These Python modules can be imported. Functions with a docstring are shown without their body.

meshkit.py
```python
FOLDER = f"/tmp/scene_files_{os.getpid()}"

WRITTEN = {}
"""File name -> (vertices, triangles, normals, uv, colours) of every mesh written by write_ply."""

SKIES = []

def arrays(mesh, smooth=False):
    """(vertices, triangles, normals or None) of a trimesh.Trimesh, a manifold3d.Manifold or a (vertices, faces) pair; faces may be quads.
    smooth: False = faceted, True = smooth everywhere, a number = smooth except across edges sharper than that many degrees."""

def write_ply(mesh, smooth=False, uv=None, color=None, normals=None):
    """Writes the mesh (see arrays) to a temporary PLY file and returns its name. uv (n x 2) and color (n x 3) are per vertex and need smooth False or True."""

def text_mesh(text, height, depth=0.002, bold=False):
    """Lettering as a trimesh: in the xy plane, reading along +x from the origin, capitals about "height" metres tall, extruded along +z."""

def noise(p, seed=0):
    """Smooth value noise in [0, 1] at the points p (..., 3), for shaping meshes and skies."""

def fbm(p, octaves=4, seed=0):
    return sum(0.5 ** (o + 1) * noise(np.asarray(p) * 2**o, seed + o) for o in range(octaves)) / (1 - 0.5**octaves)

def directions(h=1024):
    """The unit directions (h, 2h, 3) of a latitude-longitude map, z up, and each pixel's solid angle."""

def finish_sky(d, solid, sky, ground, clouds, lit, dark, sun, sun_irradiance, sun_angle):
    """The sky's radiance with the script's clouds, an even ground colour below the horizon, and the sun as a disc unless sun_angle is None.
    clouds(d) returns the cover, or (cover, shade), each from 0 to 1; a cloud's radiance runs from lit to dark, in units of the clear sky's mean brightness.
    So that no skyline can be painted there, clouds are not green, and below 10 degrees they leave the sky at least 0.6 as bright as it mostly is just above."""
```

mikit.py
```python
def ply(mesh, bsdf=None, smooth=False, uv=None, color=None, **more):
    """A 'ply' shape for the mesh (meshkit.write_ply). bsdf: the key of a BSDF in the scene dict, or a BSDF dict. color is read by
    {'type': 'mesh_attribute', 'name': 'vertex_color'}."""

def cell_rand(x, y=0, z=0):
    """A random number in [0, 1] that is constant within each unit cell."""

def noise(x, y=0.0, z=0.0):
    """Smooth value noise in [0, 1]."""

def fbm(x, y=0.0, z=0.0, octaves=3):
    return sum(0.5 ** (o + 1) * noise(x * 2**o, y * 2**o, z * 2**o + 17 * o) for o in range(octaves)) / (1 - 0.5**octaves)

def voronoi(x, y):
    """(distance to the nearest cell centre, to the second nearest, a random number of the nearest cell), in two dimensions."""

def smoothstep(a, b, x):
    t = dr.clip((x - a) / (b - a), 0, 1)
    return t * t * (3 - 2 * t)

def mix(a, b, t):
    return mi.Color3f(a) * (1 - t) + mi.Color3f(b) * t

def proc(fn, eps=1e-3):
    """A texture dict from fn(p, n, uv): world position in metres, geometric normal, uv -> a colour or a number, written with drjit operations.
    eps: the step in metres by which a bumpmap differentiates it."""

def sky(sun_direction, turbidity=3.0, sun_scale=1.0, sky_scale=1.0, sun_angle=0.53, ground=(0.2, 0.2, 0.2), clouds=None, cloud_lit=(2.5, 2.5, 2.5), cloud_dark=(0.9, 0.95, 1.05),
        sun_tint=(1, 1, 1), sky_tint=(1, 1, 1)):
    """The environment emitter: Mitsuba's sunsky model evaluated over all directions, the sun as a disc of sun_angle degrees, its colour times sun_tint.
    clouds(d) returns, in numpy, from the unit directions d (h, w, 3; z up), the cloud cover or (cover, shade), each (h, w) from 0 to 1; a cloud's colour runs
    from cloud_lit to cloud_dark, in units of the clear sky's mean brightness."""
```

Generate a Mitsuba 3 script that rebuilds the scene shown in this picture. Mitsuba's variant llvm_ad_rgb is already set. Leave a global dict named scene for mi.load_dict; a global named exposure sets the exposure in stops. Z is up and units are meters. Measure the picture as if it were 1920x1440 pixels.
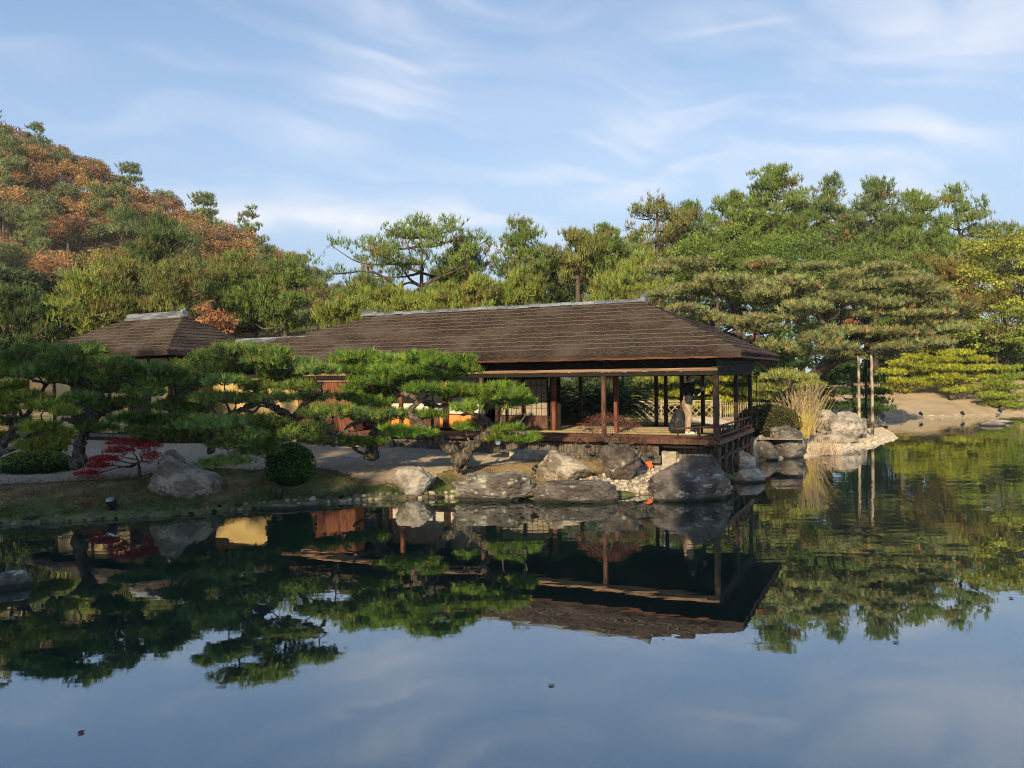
import math
import numpy as np, trimesh, shapely, mitsuba as mi, mikit, drjit as dr
from mikit import noise, fbm, voronoi, smoothstep, mix
import meshkit

T = mi.ScalarTransform4f
scene, labels = {}, {}
# ------------------------------------------------------------------ camera, sky, exposure
FPX, CH, ROLL = 1500.0, 2.83, 0.012
CAM = np.array([0.0, 0.0, CH])
FWD = np.array([0, 1, -13 / FPX]); FWD /= np.linalg.norm(FWD)
RGT = np.cross(FWD, [ROLL, 0, 1.0]); RGT /= np.linalg.norm(RGT)
UPV = np.cross(RGT, FWD)
scene['camera'] = {'type': 'perspective', 'fov': math.degrees(2 * math.atan(960 / FPX)), 'fov_axis': 'x', 'near_clip': 0.1, 'far_clip': 5000.0,
                   'to_world': T().look_at(origin=CAM.tolist(), target=(CAM + FWD).tolist(), up=UPV.tolist())}
SUN_AZ, SUN_EL = math.radians(19.0), math.radians(20.0)     # behind the camera, a little to the left
SUN = [-math.sin(SUN_AZ) * math.cos(SUN_EL), -math.cos(SUN_AZ) * math.cos(SUN_EL), math.sin(SUN_EL)]


def cirrus(d):
    """Thin streaked cirrus: ragged noise drawn out along a slant, thicker in a few loose fields."""
    el, az = np.degrees(np.arcsin(np.clip(d[..., 2], -1, 1))), np.degrees(np.arctan2(d[..., 0], d[..., 1]))
    z = np.maximum(d[..., 2], 0.0) + 0.16
    X, Y = d[..., 0] / z, d[..., 1] / z

    def n(a, b, k, o):
        return meshkit.fbm(np.stack([a, b, 0 * a + k], -1), o, 7)
    wx, wy = n(X * 1.3, Y * 1.3, 1, 4) - .5, n(X * 1.3, Y * 1.3, 9, 4) - .5
    P, Q = X + 1.1 * wx, Y + 1.1 * wy
    a, b = P * .93 + Q * .36, -P * .36 + Q * .93
    streak = n(a * 1.5, b * 5.5, 3, 6)
    tuft = n(a * 5.0, b * 9.0, 5, 5)
    field = n(X * .9 + 2, Y * .9, 12, 3)
    rag = np.clip((streak * .68 + tuft * .32 - .40) * 3.4, 0, 1.15)

    def blob(a0, e0, ra, re, slope=0.0):
        return np.exp(-((az - a0) / ra) ** 2 - ((el - e0 - slope * (az - a0) + 10 * wy) / re) ** 2)
    env = (1.35 * blob(-14, 11.8, 12, 2.0, .02) + .75 * blob(-9, 19.5, 7, 3.6, .25) + .55 * blob(-3, 25.5, 12, 3.0, .15) + .65 * blob(6, 14.0, 9, 2.8, -.12) + .5 * blob(16, 16.5, 12, 3.2, .12)
           + .7 * blob(29, 17, 9, 5.0, .35) + .35 * blob(-26, 19, 10, 5, .1) + .35 * blob(12, 21, 14, 2.2, .1))
    far = np.clip((field - .42) * 3.0, 0, 1) * .55 * np.clip((np.abs(az) - 32) / 20 + np.clip((el - 32) / 10, 0, 1), 0, 1)
    low = .62 * np.exp(-(np.maximum(el - 4, 0) / 9.0) ** 2) + .05        # the pale blue veil towards the horizon
    trail = np.exp(-((el - 22.9 - 0.03 * (az - 16) - 1.5 * wy) / 0.2) ** 2) * np.clip((az - 10) / 4, 0, 1) * np.clip((21 - az) / 3, 0, 1) * 0.22
    thin = np.clip((env + far) * (.20 + .72 * rag) + trail, 0, .9)
    cover = 1 - (1 - low) * (1 - thin)
    return cover, low * (1 - thin) / np.maximum(cover, 1e-6)


scene['sky'] = mikit.sky(SUN, turbidity=2.3, sun_scale=0.86, sky_scale=1.08, sun_tint=(0.90, 0.965, 1.03), clouds=cirrus, cloud_lit=(2.1, 2.17, 2.36), cloud_dark=(.86, 1.10, 1.52),
                         sky_tint=(0.95, 0.945, 1.04), ground=(0.12, 0.13, 0.1))
exposure = 2.75


def dirpx(u, v):
    d = RGT * ((u - 960) / FPX) + FWD - UPV * ((v - 720) / FPX)
    return d / d[1]


def at(u, v, Y):                       # the point at distance Y seen at a place of the photograph
    return CAM + dirpx(u, v) * Y


def onz(u, v, z=0.0):                  # the same on the level z
    d = dirpx(u, v)
    return CAM + d * ((z - CH) / d[2])


# ------------------------------------------------------------------ helpers
def numbered(key):
    if key not in labels and key not in scene:
        return key
    k = 1
    while f'{key}_{k:03d}' in labels or f'{key}_{k:03d}' in scene:
        k += 1
    return f'{key}_{k:03d}'


_COUNT = {}


def shape(mesh, m, smooth=False, uv=None, color=None):
    """A ply shape; materials of the palette are told by the uv of the mesh."""
    if m in PALETTE:
        if smooth is not False and smooth is not True:
            tm = trimesh.graph.smooth_shade(trimesh.Trimesh(*mesh, process=False), angle=math.radians(smooth), facet_minarea=None)
            mesh, smooth = (np.array(tm.vertices), np.array(tm.faces)), True
        v = np.asarray(mesh[0])
        return mikit.ply(mesh, 'mat_palette', smooth, np.column_stack([np.full(len(v), PAL.index(m)), np.zeros(len(v))]))
    return mikit.ply(mesh, m, smooth, uv, color)


def part(parent, name, mesh, mat, smooth=False, uv=None, color=None, **lab):
    base = parent + '__' + name
    n = _COUNT.get(base, 0)
    _COUNT[base] = n + 1
    key = base if n == 0 else f'{base}_{n:03d}'
    scene[key] = shape(mesh, mat, smooth, uv, color)
    if lab:
        labels[key] = lab
    return key


def thing(name, label, category, group=None):
    n = _COUNT.get(name, 0)
    _COUNT[name] = n + 1
    key = name if n == 0 else f'{name}_{n:03d}'
    labels[key] = {'label': label, 'category': category}
    if group:
        labels[key]['group'] = group
    return key


def single(name, mesh, mat, label, category, smooth=False, group=None, color=None):
    key = thing(name, label, category, group)
    scene[key] = shape(mesh, mat, smooth, None, color)
    return key


def setting(name, mesh, mat, label, smooth=True, kind='structure'):
    scene[name] = shape(mesh, mat, smooth)
    labels[name] = {'label': label, 'kind': kind}
    return name


def cat(ms):
    vs, fs, o = [], [], 0
    for v, f in ms:
        vs.append(v); fs.append(np.asarray(f) + o); o += len(v)
    return np.vstack(vs), np.vstack(fs)


BOXF = np.array([[0, 2, 3, 1], [4, 5, 7, 6], [0, 1, 5, 4], [2, 6, 7, 3], [0, 4, 6, 2], [1, 3, 7, 5]])
BOXT = np.vstack([BOXF[:, [0, 1, 2]], BOXF[:, [0, 2, 3]]])


def box(x0, x1, y0, y1, z0, z1, ch=0.0):
    x0, x1 = min(x0, x1), max(x0, x1); y0, y1 = min(y0, y1), max(y0, y1)
    if ch <= 0:
        v = np.array([[x, y, z] for x in (x0, x1) for y in (y0, y1) for z in (z0, z1)], float)
        return v, BOXT[:, ::-1].copy() if False else BOXT
    c = ch
    v = []
    for a, (p, q, r) in enumerate(((0, c, c), (c, 0, c), (c, c, 0))):
        v += [[x, y, z] for x in (x0 + p, x1 - p) for y in (y0 + q, y1 - q) for z in (z0 + r, z1 - r)]
    h = trimesh.convex.convex_hull(np.array(v, float))
    return np.array(h.vertices), np.array(h.faces)


def xf(m, M):
    v, f = m
    return v @ M[:3, :3].T + M[:3, 3], f


def tube(P, R, sides=7, wob=0.0, seed=0, cap=True):
    P = np.asarray(P, float); R = np.broadcast_to(np.asarray(R, float), (len(P),))
    t = np.gradient(P, axis=0); t /= np.linalg.norm(t, axis=1, keepdims=True) + 1e-12
    a = np.cross(t, np.where(np.abs(t[:, 2:]) < 0.9, [0, 0, 1.0], [1.0, 0, 0])); a /= np.linalg.norm(a, axis=1, keepdims=True) + 1e-12
    for i in range(1, len(a)):                      # keep the frame from flipping
        w = a[i - 1] - t[i] * (a[i - 1] @ t[i]); n = np.linalg.norm(w)
        if n > 1e-6: a[i] = w / n
    b = np.cross(t, a)
    ang = np.arange(sides) * 2 * np.pi / sides
    rr = R[:, None] * np.ones(sides)
    if wob:
        rr = rr * (1 + wob * (np.random.default_rng(seed).random((len(P), sides)) - 0.5) * 2)
    v = P[:, None] + rr[..., None] * (np.cos(ang)[None, :, None] * a[:, None] + np.sin(ang)[None, :, None] * b[:, None])
    i, j = np.meshgrid(np.arange(len(P) - 1), np.arange(sides), indexing='ij')
    q = np.stack([i * sides + j, i * sides + (j + 1) % sides, (i + 1) * sides + (j + 1) % sides, (i + 1) * sides + j], -1).reshape(-1, 4)
    f = np.vstack([q[:, [0, 1, 2]], q[:, [0, 2, 3]]])
    v = v.reshape(-1, 3)
    if cap:
        n = len(v)
        v = np.vstack([v, P[:1], P[-1:]])
        k = np.arange(sides)
        f = np.vstack([f, np.stack([k * 0 + n, (k + 1) % sides, k], 1), np.stack([k * 0 + n + 1, k + (len(P) - 1) * sides, (k + 1) % sides + (len(P) - 1) * sides], 1)])
    return v, f


def curve(pts, n=12):                  # Catmull-Rom through the points
    p = np.asarray(pts, float)
    if len(p) == 2:
        return p[0] + (p[1] - p[0]) * np.linspace(0, 1, n)[:, None]
    q = np.vstack([2 * p[0] - p[1], p, 2 * p[-1] - p[-2]])
    out = []
    for i in range(len(p) - 1):
        t = np.linspace(0, 1, n, endpoint=(i == len(p) - 2))[:, None]
        a, b, c, d = q[i:i + 4]
        out.append(0.5 * (2 * b + (c - a) * t + (2 * a - 5 * b + 4 * c - d) * t ** 2 + (3 * b - a - 3 * c + d) * t ** 3))
    return np.vstack(out)


def unit(v):
    return v / (np.linalg.norm(v, axis=-1, keepdims=True) + 1e-12)


def blades(P, D, L, W, rng):
    """A thin triangle from each P along D."""
    s = unit(np.cross(D, unit(rng.normal(size=P.shape)))) * (np.broadcast_to(W, (len(P),)) / 2)[:, None]
    v = np.stack([P - s, P + s, P + D * np.broadcast_to(L, (len(P),))[:, None]], 1).reshape(-1, 3)
    return v, np.arange(len(v)).reshape(-1, 3)


def tufts(C, A, k, L, W, spread, col, rng, jit=0.0, vary=0.25):
    """k needles from each centre C about its axis A; col is (m, 3). Returns (vertices, faces), colours."""
    n = len(C)
    P = np.repeat(C, k, 0) + rng.normal(size=(n * k, 3)) * jit
    D = unit(np.repeat(unit(A), k, 0) + spread * rng.normal(size=(n * k, 3)))
    m = blades(P, D, L * rng.uniform(0.6, 1.1, n * k), W, rng)
    c = np.repeat(col, k, 0) * (1 + vary * (rng.random((n * k, 1)) - 0.5) * 2)
    return m, np.repeat(np.clip(c, 0.002, 0.9), 3, 0)


def leaves(C, size, col, rng, up=0.0, vary=0.25):
    """One leaf (a bent pair of triangles) at each C."""
    n = len(C)
    a = unit(rng.normal(size=(n, 3)) + np.array([0, 0, up])); b = unit(np.cross(a, rng.normal(size=(n, 3))))
    c = np.cross(a, b)
    s = (size * rng.uniform(0.6, 1.25, n))[:, None]
    v = np.stack([C - b * s * .5, C + c * s * .33 + a * s * .08, C + b * s * .5, C - c * s * .33 + a * s * .08], 1).reshape(-1, 3)
    k = np.arange(n)[:, None] * 4
    f = np.vstack([k + [0, 1, 2], k + [0, 2, 3]])
    cc = col * (1 + vary * (rng.random((n, 1)) - 0.5) * 2)
    return (v, f), np.repeat(np.clip(cc, 0.002, 0.9), 4, 0)


def merge(list_):
    """Meshes with colours to one."""
    m = cat([a for a, _ in list_])
    return m, np.vstack([c for _, c in list_])


FOLIAGE = 1.0


def tint(rng, n, base, hue=0.12, val=0.25):
    c = np.asarray(base, float) * (1 + val * (rng.random((n, 1)) - .5) * 2)
    c *= FOLIAGE
    c[:, 0] *= 1 + hue * (rng.random(n) - .5) * 2
    c[:, 2] *= 1 + hue * (rng.random(n) - .5) * 2
    return c


# ------------------------------------------------------------------ materials
def mat(name, fn, rough=0.8, bump=None, bscale=1.0, eps=4e-3, spec=0.3, **more):
    b = {'type': 'principled', 'base_color': mikit.proc(fn) if callable(fn) else fn, 'roughness': rough, 'specular': spec, **more}
    if bump is not None:
        b = {'type': 'bumpmap', 'tex': mikit.proc(bump, eps), 'scale': bscale, 'bsdf': b}
    scene[name] = {'type': 'twosided', 'bsdf': b}


def rgb(*c):
    return {'type': 'rgb', 'value': list(c)}


VC = {'type': 'mesh_attribute', 'name': 'vertex_color'}
scene['mat_leaf'] = {'type': 'principledthin', 'base_color': VC, 'roughness': 0.6, 'eta': 1.35, 'diff_trans': 0.7}
mat('mat_vc', VC, 0.9, spec=0.15)
mat('mat_metal_black', rgb(.012, .013, .015), .35, spec=.6)
mat('mat_lens', rgb(.55, .58, .6), .08, metallic=.9)
mat('mat_bark', lambda p, n, uv: mix((.035, .028, .022), (.17, .145, .12), smoothstep(.3, .75, fbm(p.x * 22, p.y * 22, p.z * 9, 3))), 0.95,
    bump=lambda p, n, uv: fbm(p.x * 26, p.y * 26, p.z * 10, 2), bscale=0.03)
PALETTE = {       # name: dark tone, light tone, grain per metre along the front, across it and upwards
    'mat_bark_far': ((.035, .027, .021), (.13, .10, .078), (4, 4, 1.4)), 'mat_batten': ((.125, .105, .09), (.175, .15, .128), (5, 5, 5)), 'mat_tile': ((.07, .08, .10), (.22, .245, .28), (2.3, 2.3, 9)),
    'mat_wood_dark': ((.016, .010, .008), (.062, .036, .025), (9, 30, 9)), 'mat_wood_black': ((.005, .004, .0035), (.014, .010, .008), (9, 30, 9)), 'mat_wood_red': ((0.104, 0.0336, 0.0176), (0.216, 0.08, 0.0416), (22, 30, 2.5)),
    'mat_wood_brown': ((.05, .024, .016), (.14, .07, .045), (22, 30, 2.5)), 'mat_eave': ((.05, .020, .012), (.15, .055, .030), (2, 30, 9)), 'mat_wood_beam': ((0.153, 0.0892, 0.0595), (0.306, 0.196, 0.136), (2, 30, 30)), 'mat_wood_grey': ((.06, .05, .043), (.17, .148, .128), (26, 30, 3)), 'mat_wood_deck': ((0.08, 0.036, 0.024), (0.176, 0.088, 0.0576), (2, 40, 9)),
    'mat_tatami': ((0.357, 0.281, 0.153), (0.459, 0.374, 0.221), (30, 6, 1)), 'mat_plaster_yellow': ((0.442, 0.315, 0.128), (0.561, 0.408, 0.178), (3, 3, 3)), 'mat_plaster_white': ((0.648, 0.612, 0.522), (0.738, 0.702, 0.621), (2, 2, 2)),
    'mat_orange': ((.56, .21, .055), (.70, .30, .085), (12, 8, 2)), 'mat_paper': ((.27, .23, .17), (.33, .28, .21), (3, 3, 3)), 'mat_stone_cut': ((.22, .19, .155), (.42, .37, .31), (9, 9, 9)),
    'mat_bamboo': ((0.332, 0.265, 0.172), (0.477, 0.411, 0.305), (6, 6, 3)), 'mat_pole': ((.05, .035, .025), (.44, .37, .29), (5, 5, 2.5)), 'mat_sign': ((.85, .12, .03), (.86, .14, .04), (1, 1, 1)),
    'mat_earth': ((.07, .05, .03), (.17, .125, .07), (.7, .7, .7)), 'mat_frond': ((.024, .05, .018), (.036, .075, .026), (3, 3, 3)), 'mat_skin': ((.46, .25, .17), (.50, .29, .20), (9, 9, 9)),
    'mat_jacket': ((.012, .014, .020), (.028, .030, .038), (30, 30, 30)), 'mat_trousers': ((.30, .22, .155), (.40, .31, .225), (20, 20, 8)), 'mat_hair': ((.014, .012, .010), (.035, .028, .024), (60, 60, 20)),
    'mat_white_cloth': ((.68, .67, .65), (.75, .74, .72), (20, 20, 20))}
PAL = list(PALETTE)


def palette(p, n, uv):
    k = dr.floor(uv.x + .5)
    a, b, s = mi.Color3f(0), mi.Color3f(0), mi.Vector3f(1)
    for i, (ca, cb, sc) in enumerate(PALETTE.values()):
        on = dr.abs(k - i) < .5
        a, b, s = dr.select(on, mi.Color3f(*ca), a), dr.select(on, mi.Color3f(*cb), b), dr.select(on, mi.Vector3f(*sc), s)
    x, y = p.x * .898 - p.y * .44, p.x * .44 + p.y * .898
    g = smoothstep(.25, .75, fbm(x * s.x, y * s.y, p.z * s.z, 3))
    return a * (1 - g) + b * g


mat('mat_palette', palette, .7, spec=.25)


def shingle(p, n, uv):
    x, y = p.x * .898 - p.y * .44, p.x * .44 + p.y * .898
    g = fbm(x * 16, y * 22, p.z * 40, 3)
    h = fbm(x * 1.1, y * 1.3, p.z * 2 + 4, 2)
    col = mix((.020, .0145, .012), (.082, .060, .050), smoothstep(.25, .75, g * .65 + h * .35))
    return mix(col, (.085, .075, .066), smoothstep(.5, .75, h) * .4)


mat('mat_shingle', shingle, .95, spec=0.1, bump=lambda p, n, uv: fbm(p.x * 24, p.y * 24, p.z * 40, 2), bscale=0.035)
ROCKS = {'mat_rock_grey': ((0.061, 0.0549, 0.0488), (0.232, 0.21, 0.183), (0.415, 0.403, 0.354), .09, (0.0732, 0.0549, 0.0488)), 'mat_rock_dark': ((0.0427, 0.0366, 0.0329), (0.152, 0.132, 0.116), (0.366, 0.354, 0.317), .08, (0.0732, 0.0549, 0.0488)),
         'mat_rock_tan': ((0.159, 0.134, 0.107), (0.439, 0.384, 0.317), (0.512, 0.476, 0.403), .03, (0.11, 0.0854, 0.0671)), 'mat_rock_pale': ((0.152, 0.133, 0.114), (0.438, 0.399, 0.342), (0.468, 0.447, 0.399), .05, (0.146, 0.122, 0.104)),
         'mat_rock_lichen': ((0.061, 0.0549, 0.0488), (0.232, 0.213, 0.189), (0.439, 0.464, 0.317), .11, (0.0732, 0.0549, 0.0488))}


def rock_color(v, name):
    """The colour of the stone at each vertex: grain, stains and lichen of its own."""
    dark, light, lichen, amount, stain = ROCKS[name]
    N = lambda s, o, k: meshkit.fbm(v * s + o, k, 3)[:, None]
    S = lambda a, b, x: (lambda t: t * t * (3 - 2 * t))(np.clip((x - a) / (b - a), 0, 1))
    a, b, c = N(3.1, 0, 4), N(17, 5, 3), N(5.3, 9, 4)
    g = S(.28, .72, a * .6 + b * .4)
    col = np.asarray(dark) * (1 - g) + np.asarray(light) * g
    k = S(.52, .68, N(2.2, 3, 3)) * .7
    col = col * (1 - k) + np.asarray(stain) * k
    fine = N(14, 2, 4)
    crack = np.abs(N(2.6, 13, 4) - .5)
    col = col * (1 - .62 * S(.016, .004, crack) * S(.45, .55, N(1.6, 21, 2)))
    k = S(.66 - amount, .72 - amount, c * .55 + fine * .45) * S(.42, .58, b) * .8
    return col * (1 - k) + np.asarray(lichen) * k


def gravel(p, n, uv):
    f1, f2, r = voronoi(p.x * 26, p.y * 26)
    a = fbm(p.x * .8, p.y * .8, 0, 3)
    b = noise(p.x * 9, p.y * 9, 3)
    col = mix((.24, .185, .13), (.50, .41, .305), r * .55 + b * .45) * (.55 + .45 * smoothstep(0.02, .16, f2 - f1))
    return mix(col, (.24, .20, .15), smoothstep(.5, .75, a) * .45)


mat('mat_gravel', gravel, 1.0, spec=.1, bump=lambda p, n, uv: noise(p.x * 40, p.y * 40, 0) + .5 * noise(p.x * 90, p.y * 90, 1), bscale=.02)


def bank(p, n, uv):
    a = fbm(p.x * .9, p.y * .9, 0, 4); b = fbm(p.x * 14, p.y * 14, p.z * 14, 3)
    col = mix((.14, .098, .055), (.37, .275, .155), b)
    green = mix((.030, .060, .018), (.095, .145, .045), b)
    g = smoothstep(.42, .60, a + .28 * smoothstep(.30, .06, p.z))
    return mix(col, green, g * .75)


mat('mat_bank', bank, 1.0, spec=.1, bump=lambda p, n, uv: fbm(p.x * 30, p.y * 30, 0, 2), bscale=.05)
mat('mat_sand', lambda p, n, uv: mix((.34, .285, .215), (.53, .46, .365), fbm(p.x * 5, p.y * 5, 0, 5)), 1.0, spec=.1, bump=lambda p, n, uv: fbm(p.x * 22, p.y * 22, 0, 2), bscale=.03)
mat('mat_lawn', lambda p, n, uv: mix((.22, .17, .11), (.40, .32, .22), fbm(p.x * 1.3, p.y * 1.3, 0, 5)), 1.0, spec=.1, bump=lambda p, n, uv: fbm(p.x * 12, p.y * 12, 0, 2), bscale=.06)


def ripples(p, n, uv):
    far = smoothstep(-4, 8, p.x) * smoothstep(9, 18, p.y)
    calm = .30 + .70 * smoothstep(.35, .65, fbm(p.x * .22, p.y * .22, 3, 2))
    w = fbm(p.x * 1.1, p.y * 2.6, 0, 3) + .32 * fbm(p.x * 3.4, p.y * 8.0, 5, 2)
    return w * calm * (.22 + .78 * far)


scene['mat_water'] = {'type': 'bumpmap', 'tex': mikit.proc(ripples, 6e-3), 'scale': 0.0042,
                      'bsdf': {'type': 'blendbsdf', 'weight': 0.24, 'a': {'type': 'plastic', 'int_ior': 1.75, 'diffuse_reflectance': rgb(.010, .026, .021), 'nonlinear': False},
                               'b': {'type': 'conductor', 'material': 'none', 'specular_reflectance': rgb(.9, .96, 1.0)}}}
# ------------------------------------------------------------------ ground and water
shore_px = [(-60, 988), (0, 985), (100, 981), (200, 975), (350, 966), (480, 955), (600, 945), (700, 938), (850, 933), (1000, 936), (1150, 932), (1225, 926), (1300, 918),
            (1378, 895), (1395, 872), (1440, 862), (1520, 856), (1580, 850), (1596, 842), (1640, 838), (1672, 827), (1686, 822), (1676, 812), (1660, 803), (1648, 795), (1650, 789),
            (1662, 785), (1740, 783), (1820, 781), (1890, 778.5), (1930, 777)]
SHORE = [tuple(onz(u, v)[:2]) for u, v in shore_px]
LAND = shapely.Polygon(SHORE + [(60, 51), (140, 48), (140, 330), (-300, 330), (-300, 10), (-60, 11.5), (-22, 13.6)])
EDGE = LAND.exterior


def sdist(x, y):
    p = shapely.points(x, y)
    d = shapely.distance(p, EDGE)
    return np.where(shapely.contains(LAND, p), d, -d)


def sst(a, b, x):
    t = np.clip((x - a) / (b - a), 0, 1)
    return t * t * (3 - 2 * t)


SPIT = onz(1600, 815)[:2]


def height(x, y):
    d = sdist(x, y)
    spit = sst(9.5, 12.0, x) * sst(52, 44, y)                  # the low sandy point
    inland = .10 * sst(-.05, .12, d) + .42 * sst(.1, 2.6, d) + .18 * sst(2.6, 7, d)
    low = .06 * sst(-.05, .2, d) + .34 * sst(.3, 6, d)
    z = inland * (1 - spit) + low * spit
    far = sst(14, 19, x) * sst(46, 51, y)
    z = z + far * sst(0, 7, d) * (1.15 * np.exp(-((x - 29) / 8.5) ** 2 - ((y - 60) / 6.5) ** 2) + .75 * np.exp(-((x - 39.5) / 5) ** 2 - ((y - 61) / 6) ** 2) + .35)
    n = meshkit.fbm(np.stack([x * .5, y * .5, 0 * x], -1), 3, 3) - .5
    z = z + n * .10 * sst(.3, 2, d) * (1 - sst(3.0, 4.5, d) * (1 - far))
    return np.where(d < 0, np.maximum(-1.2, d * .9) - .03, z)


def sheet(xs, ys, fn, keep=None):
    X, Y = np.meshgrid(xs, ys)
    Z = fn(X.ravel(), Y.ravel())
    v = np.stack([X.ravel(), Y.ravel(), Z], 1)
    nx = len(xs)
    i, j = np.meshgrid(np.arange(nx - 1), np.arange(len(ys) - 1))
    a = (j * nx + i).ravel()
    if keep is not None:
        c = v[a] + np.array([(xs[1] - xs[0]) / 2, (ys[1] - ys[0]) / 2, 0])
        a = a[keep(c[:, 0], c[:, 1])]
    f = np.vstack([np.stack([a, a + 1, a + nx + 1], 1), np.stack([a, a + nx + 1, a + nx], 1)])
    used = np.unique(f)
    m = np.full(len(v), -1); m[used] = np.arange(len(used))
    return v[used], m[f]


def is_far(x, y):
    return (x > 14.5) & (y > 44.5)


def is_spit(x, y):
    return (x > 8.4) & (y > 24) & (y <= 44.5) & (x < 26)


def is_bank(x, y):
    return ~is_far(x, y) & ~is_spit(x, y)


gx, gy = np.arange(-34, 44.01, .25), np.arange(12, 70.01, .25)
setting('garden_bank', sheet(gx, gy, height, is_bank), 'mat_bank', 'sloping garden bank of brown turf, moss and grass along the near shore of the pond')
setting('sand_spit', sheet(gx, gy, height, is_spit), 'mat_sand', 'pale sandy point reaching into the pond beyond the pavilion')
setting('far_lawn', sheet(gx, gy, height, is_far), 'mat_lawn', 'dry tan lawn mound on the far bank of the pond')


def outer(x, y):
    inside = (x > -33.5) & (x < 43.5) & (y > 8) & (y < 69.5)
    near = sst(-.5, -2.5, y)                     # the bank the photographer stands on
    pond = (y > -3) & (y < 12.5)
    right = (x > 43) & (y > -3) & (y < 50)
    return np.where(inside, -1.6, np.where(right | pond, -1.5 + near * 2.1, .5))


ox = np.unique(np.concatenate([np.linspace(-510, -200, 8), np.linspace(-200, 200, 133), np.linspace(200, 510, 8)]))
oy = np.unique(np.concatenate([np.linspace(-510, -120, 8), np.linspace(-120, 120, 81), np.linspace(120, 510, 8)]))
setting('ground', sheet(ox, oy, outer), 'mat_earth', 'dark earth of the woods around the pond')
wx = np.array([[-300, -3, 0], [140, -3, 0], [140, 75, 0], [-300, 75, 0.0]])
setting('pond_water', (wx, np.array([[0, 1, 2], [0, 2, 3]])), 'mat_water', 'calm dark green pond mirroring the pavilion, trees and sky', smooth=False)


# gravel yard: one flat sheet let into the bank
def gz(x, y):
    return height(x, y)


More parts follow.
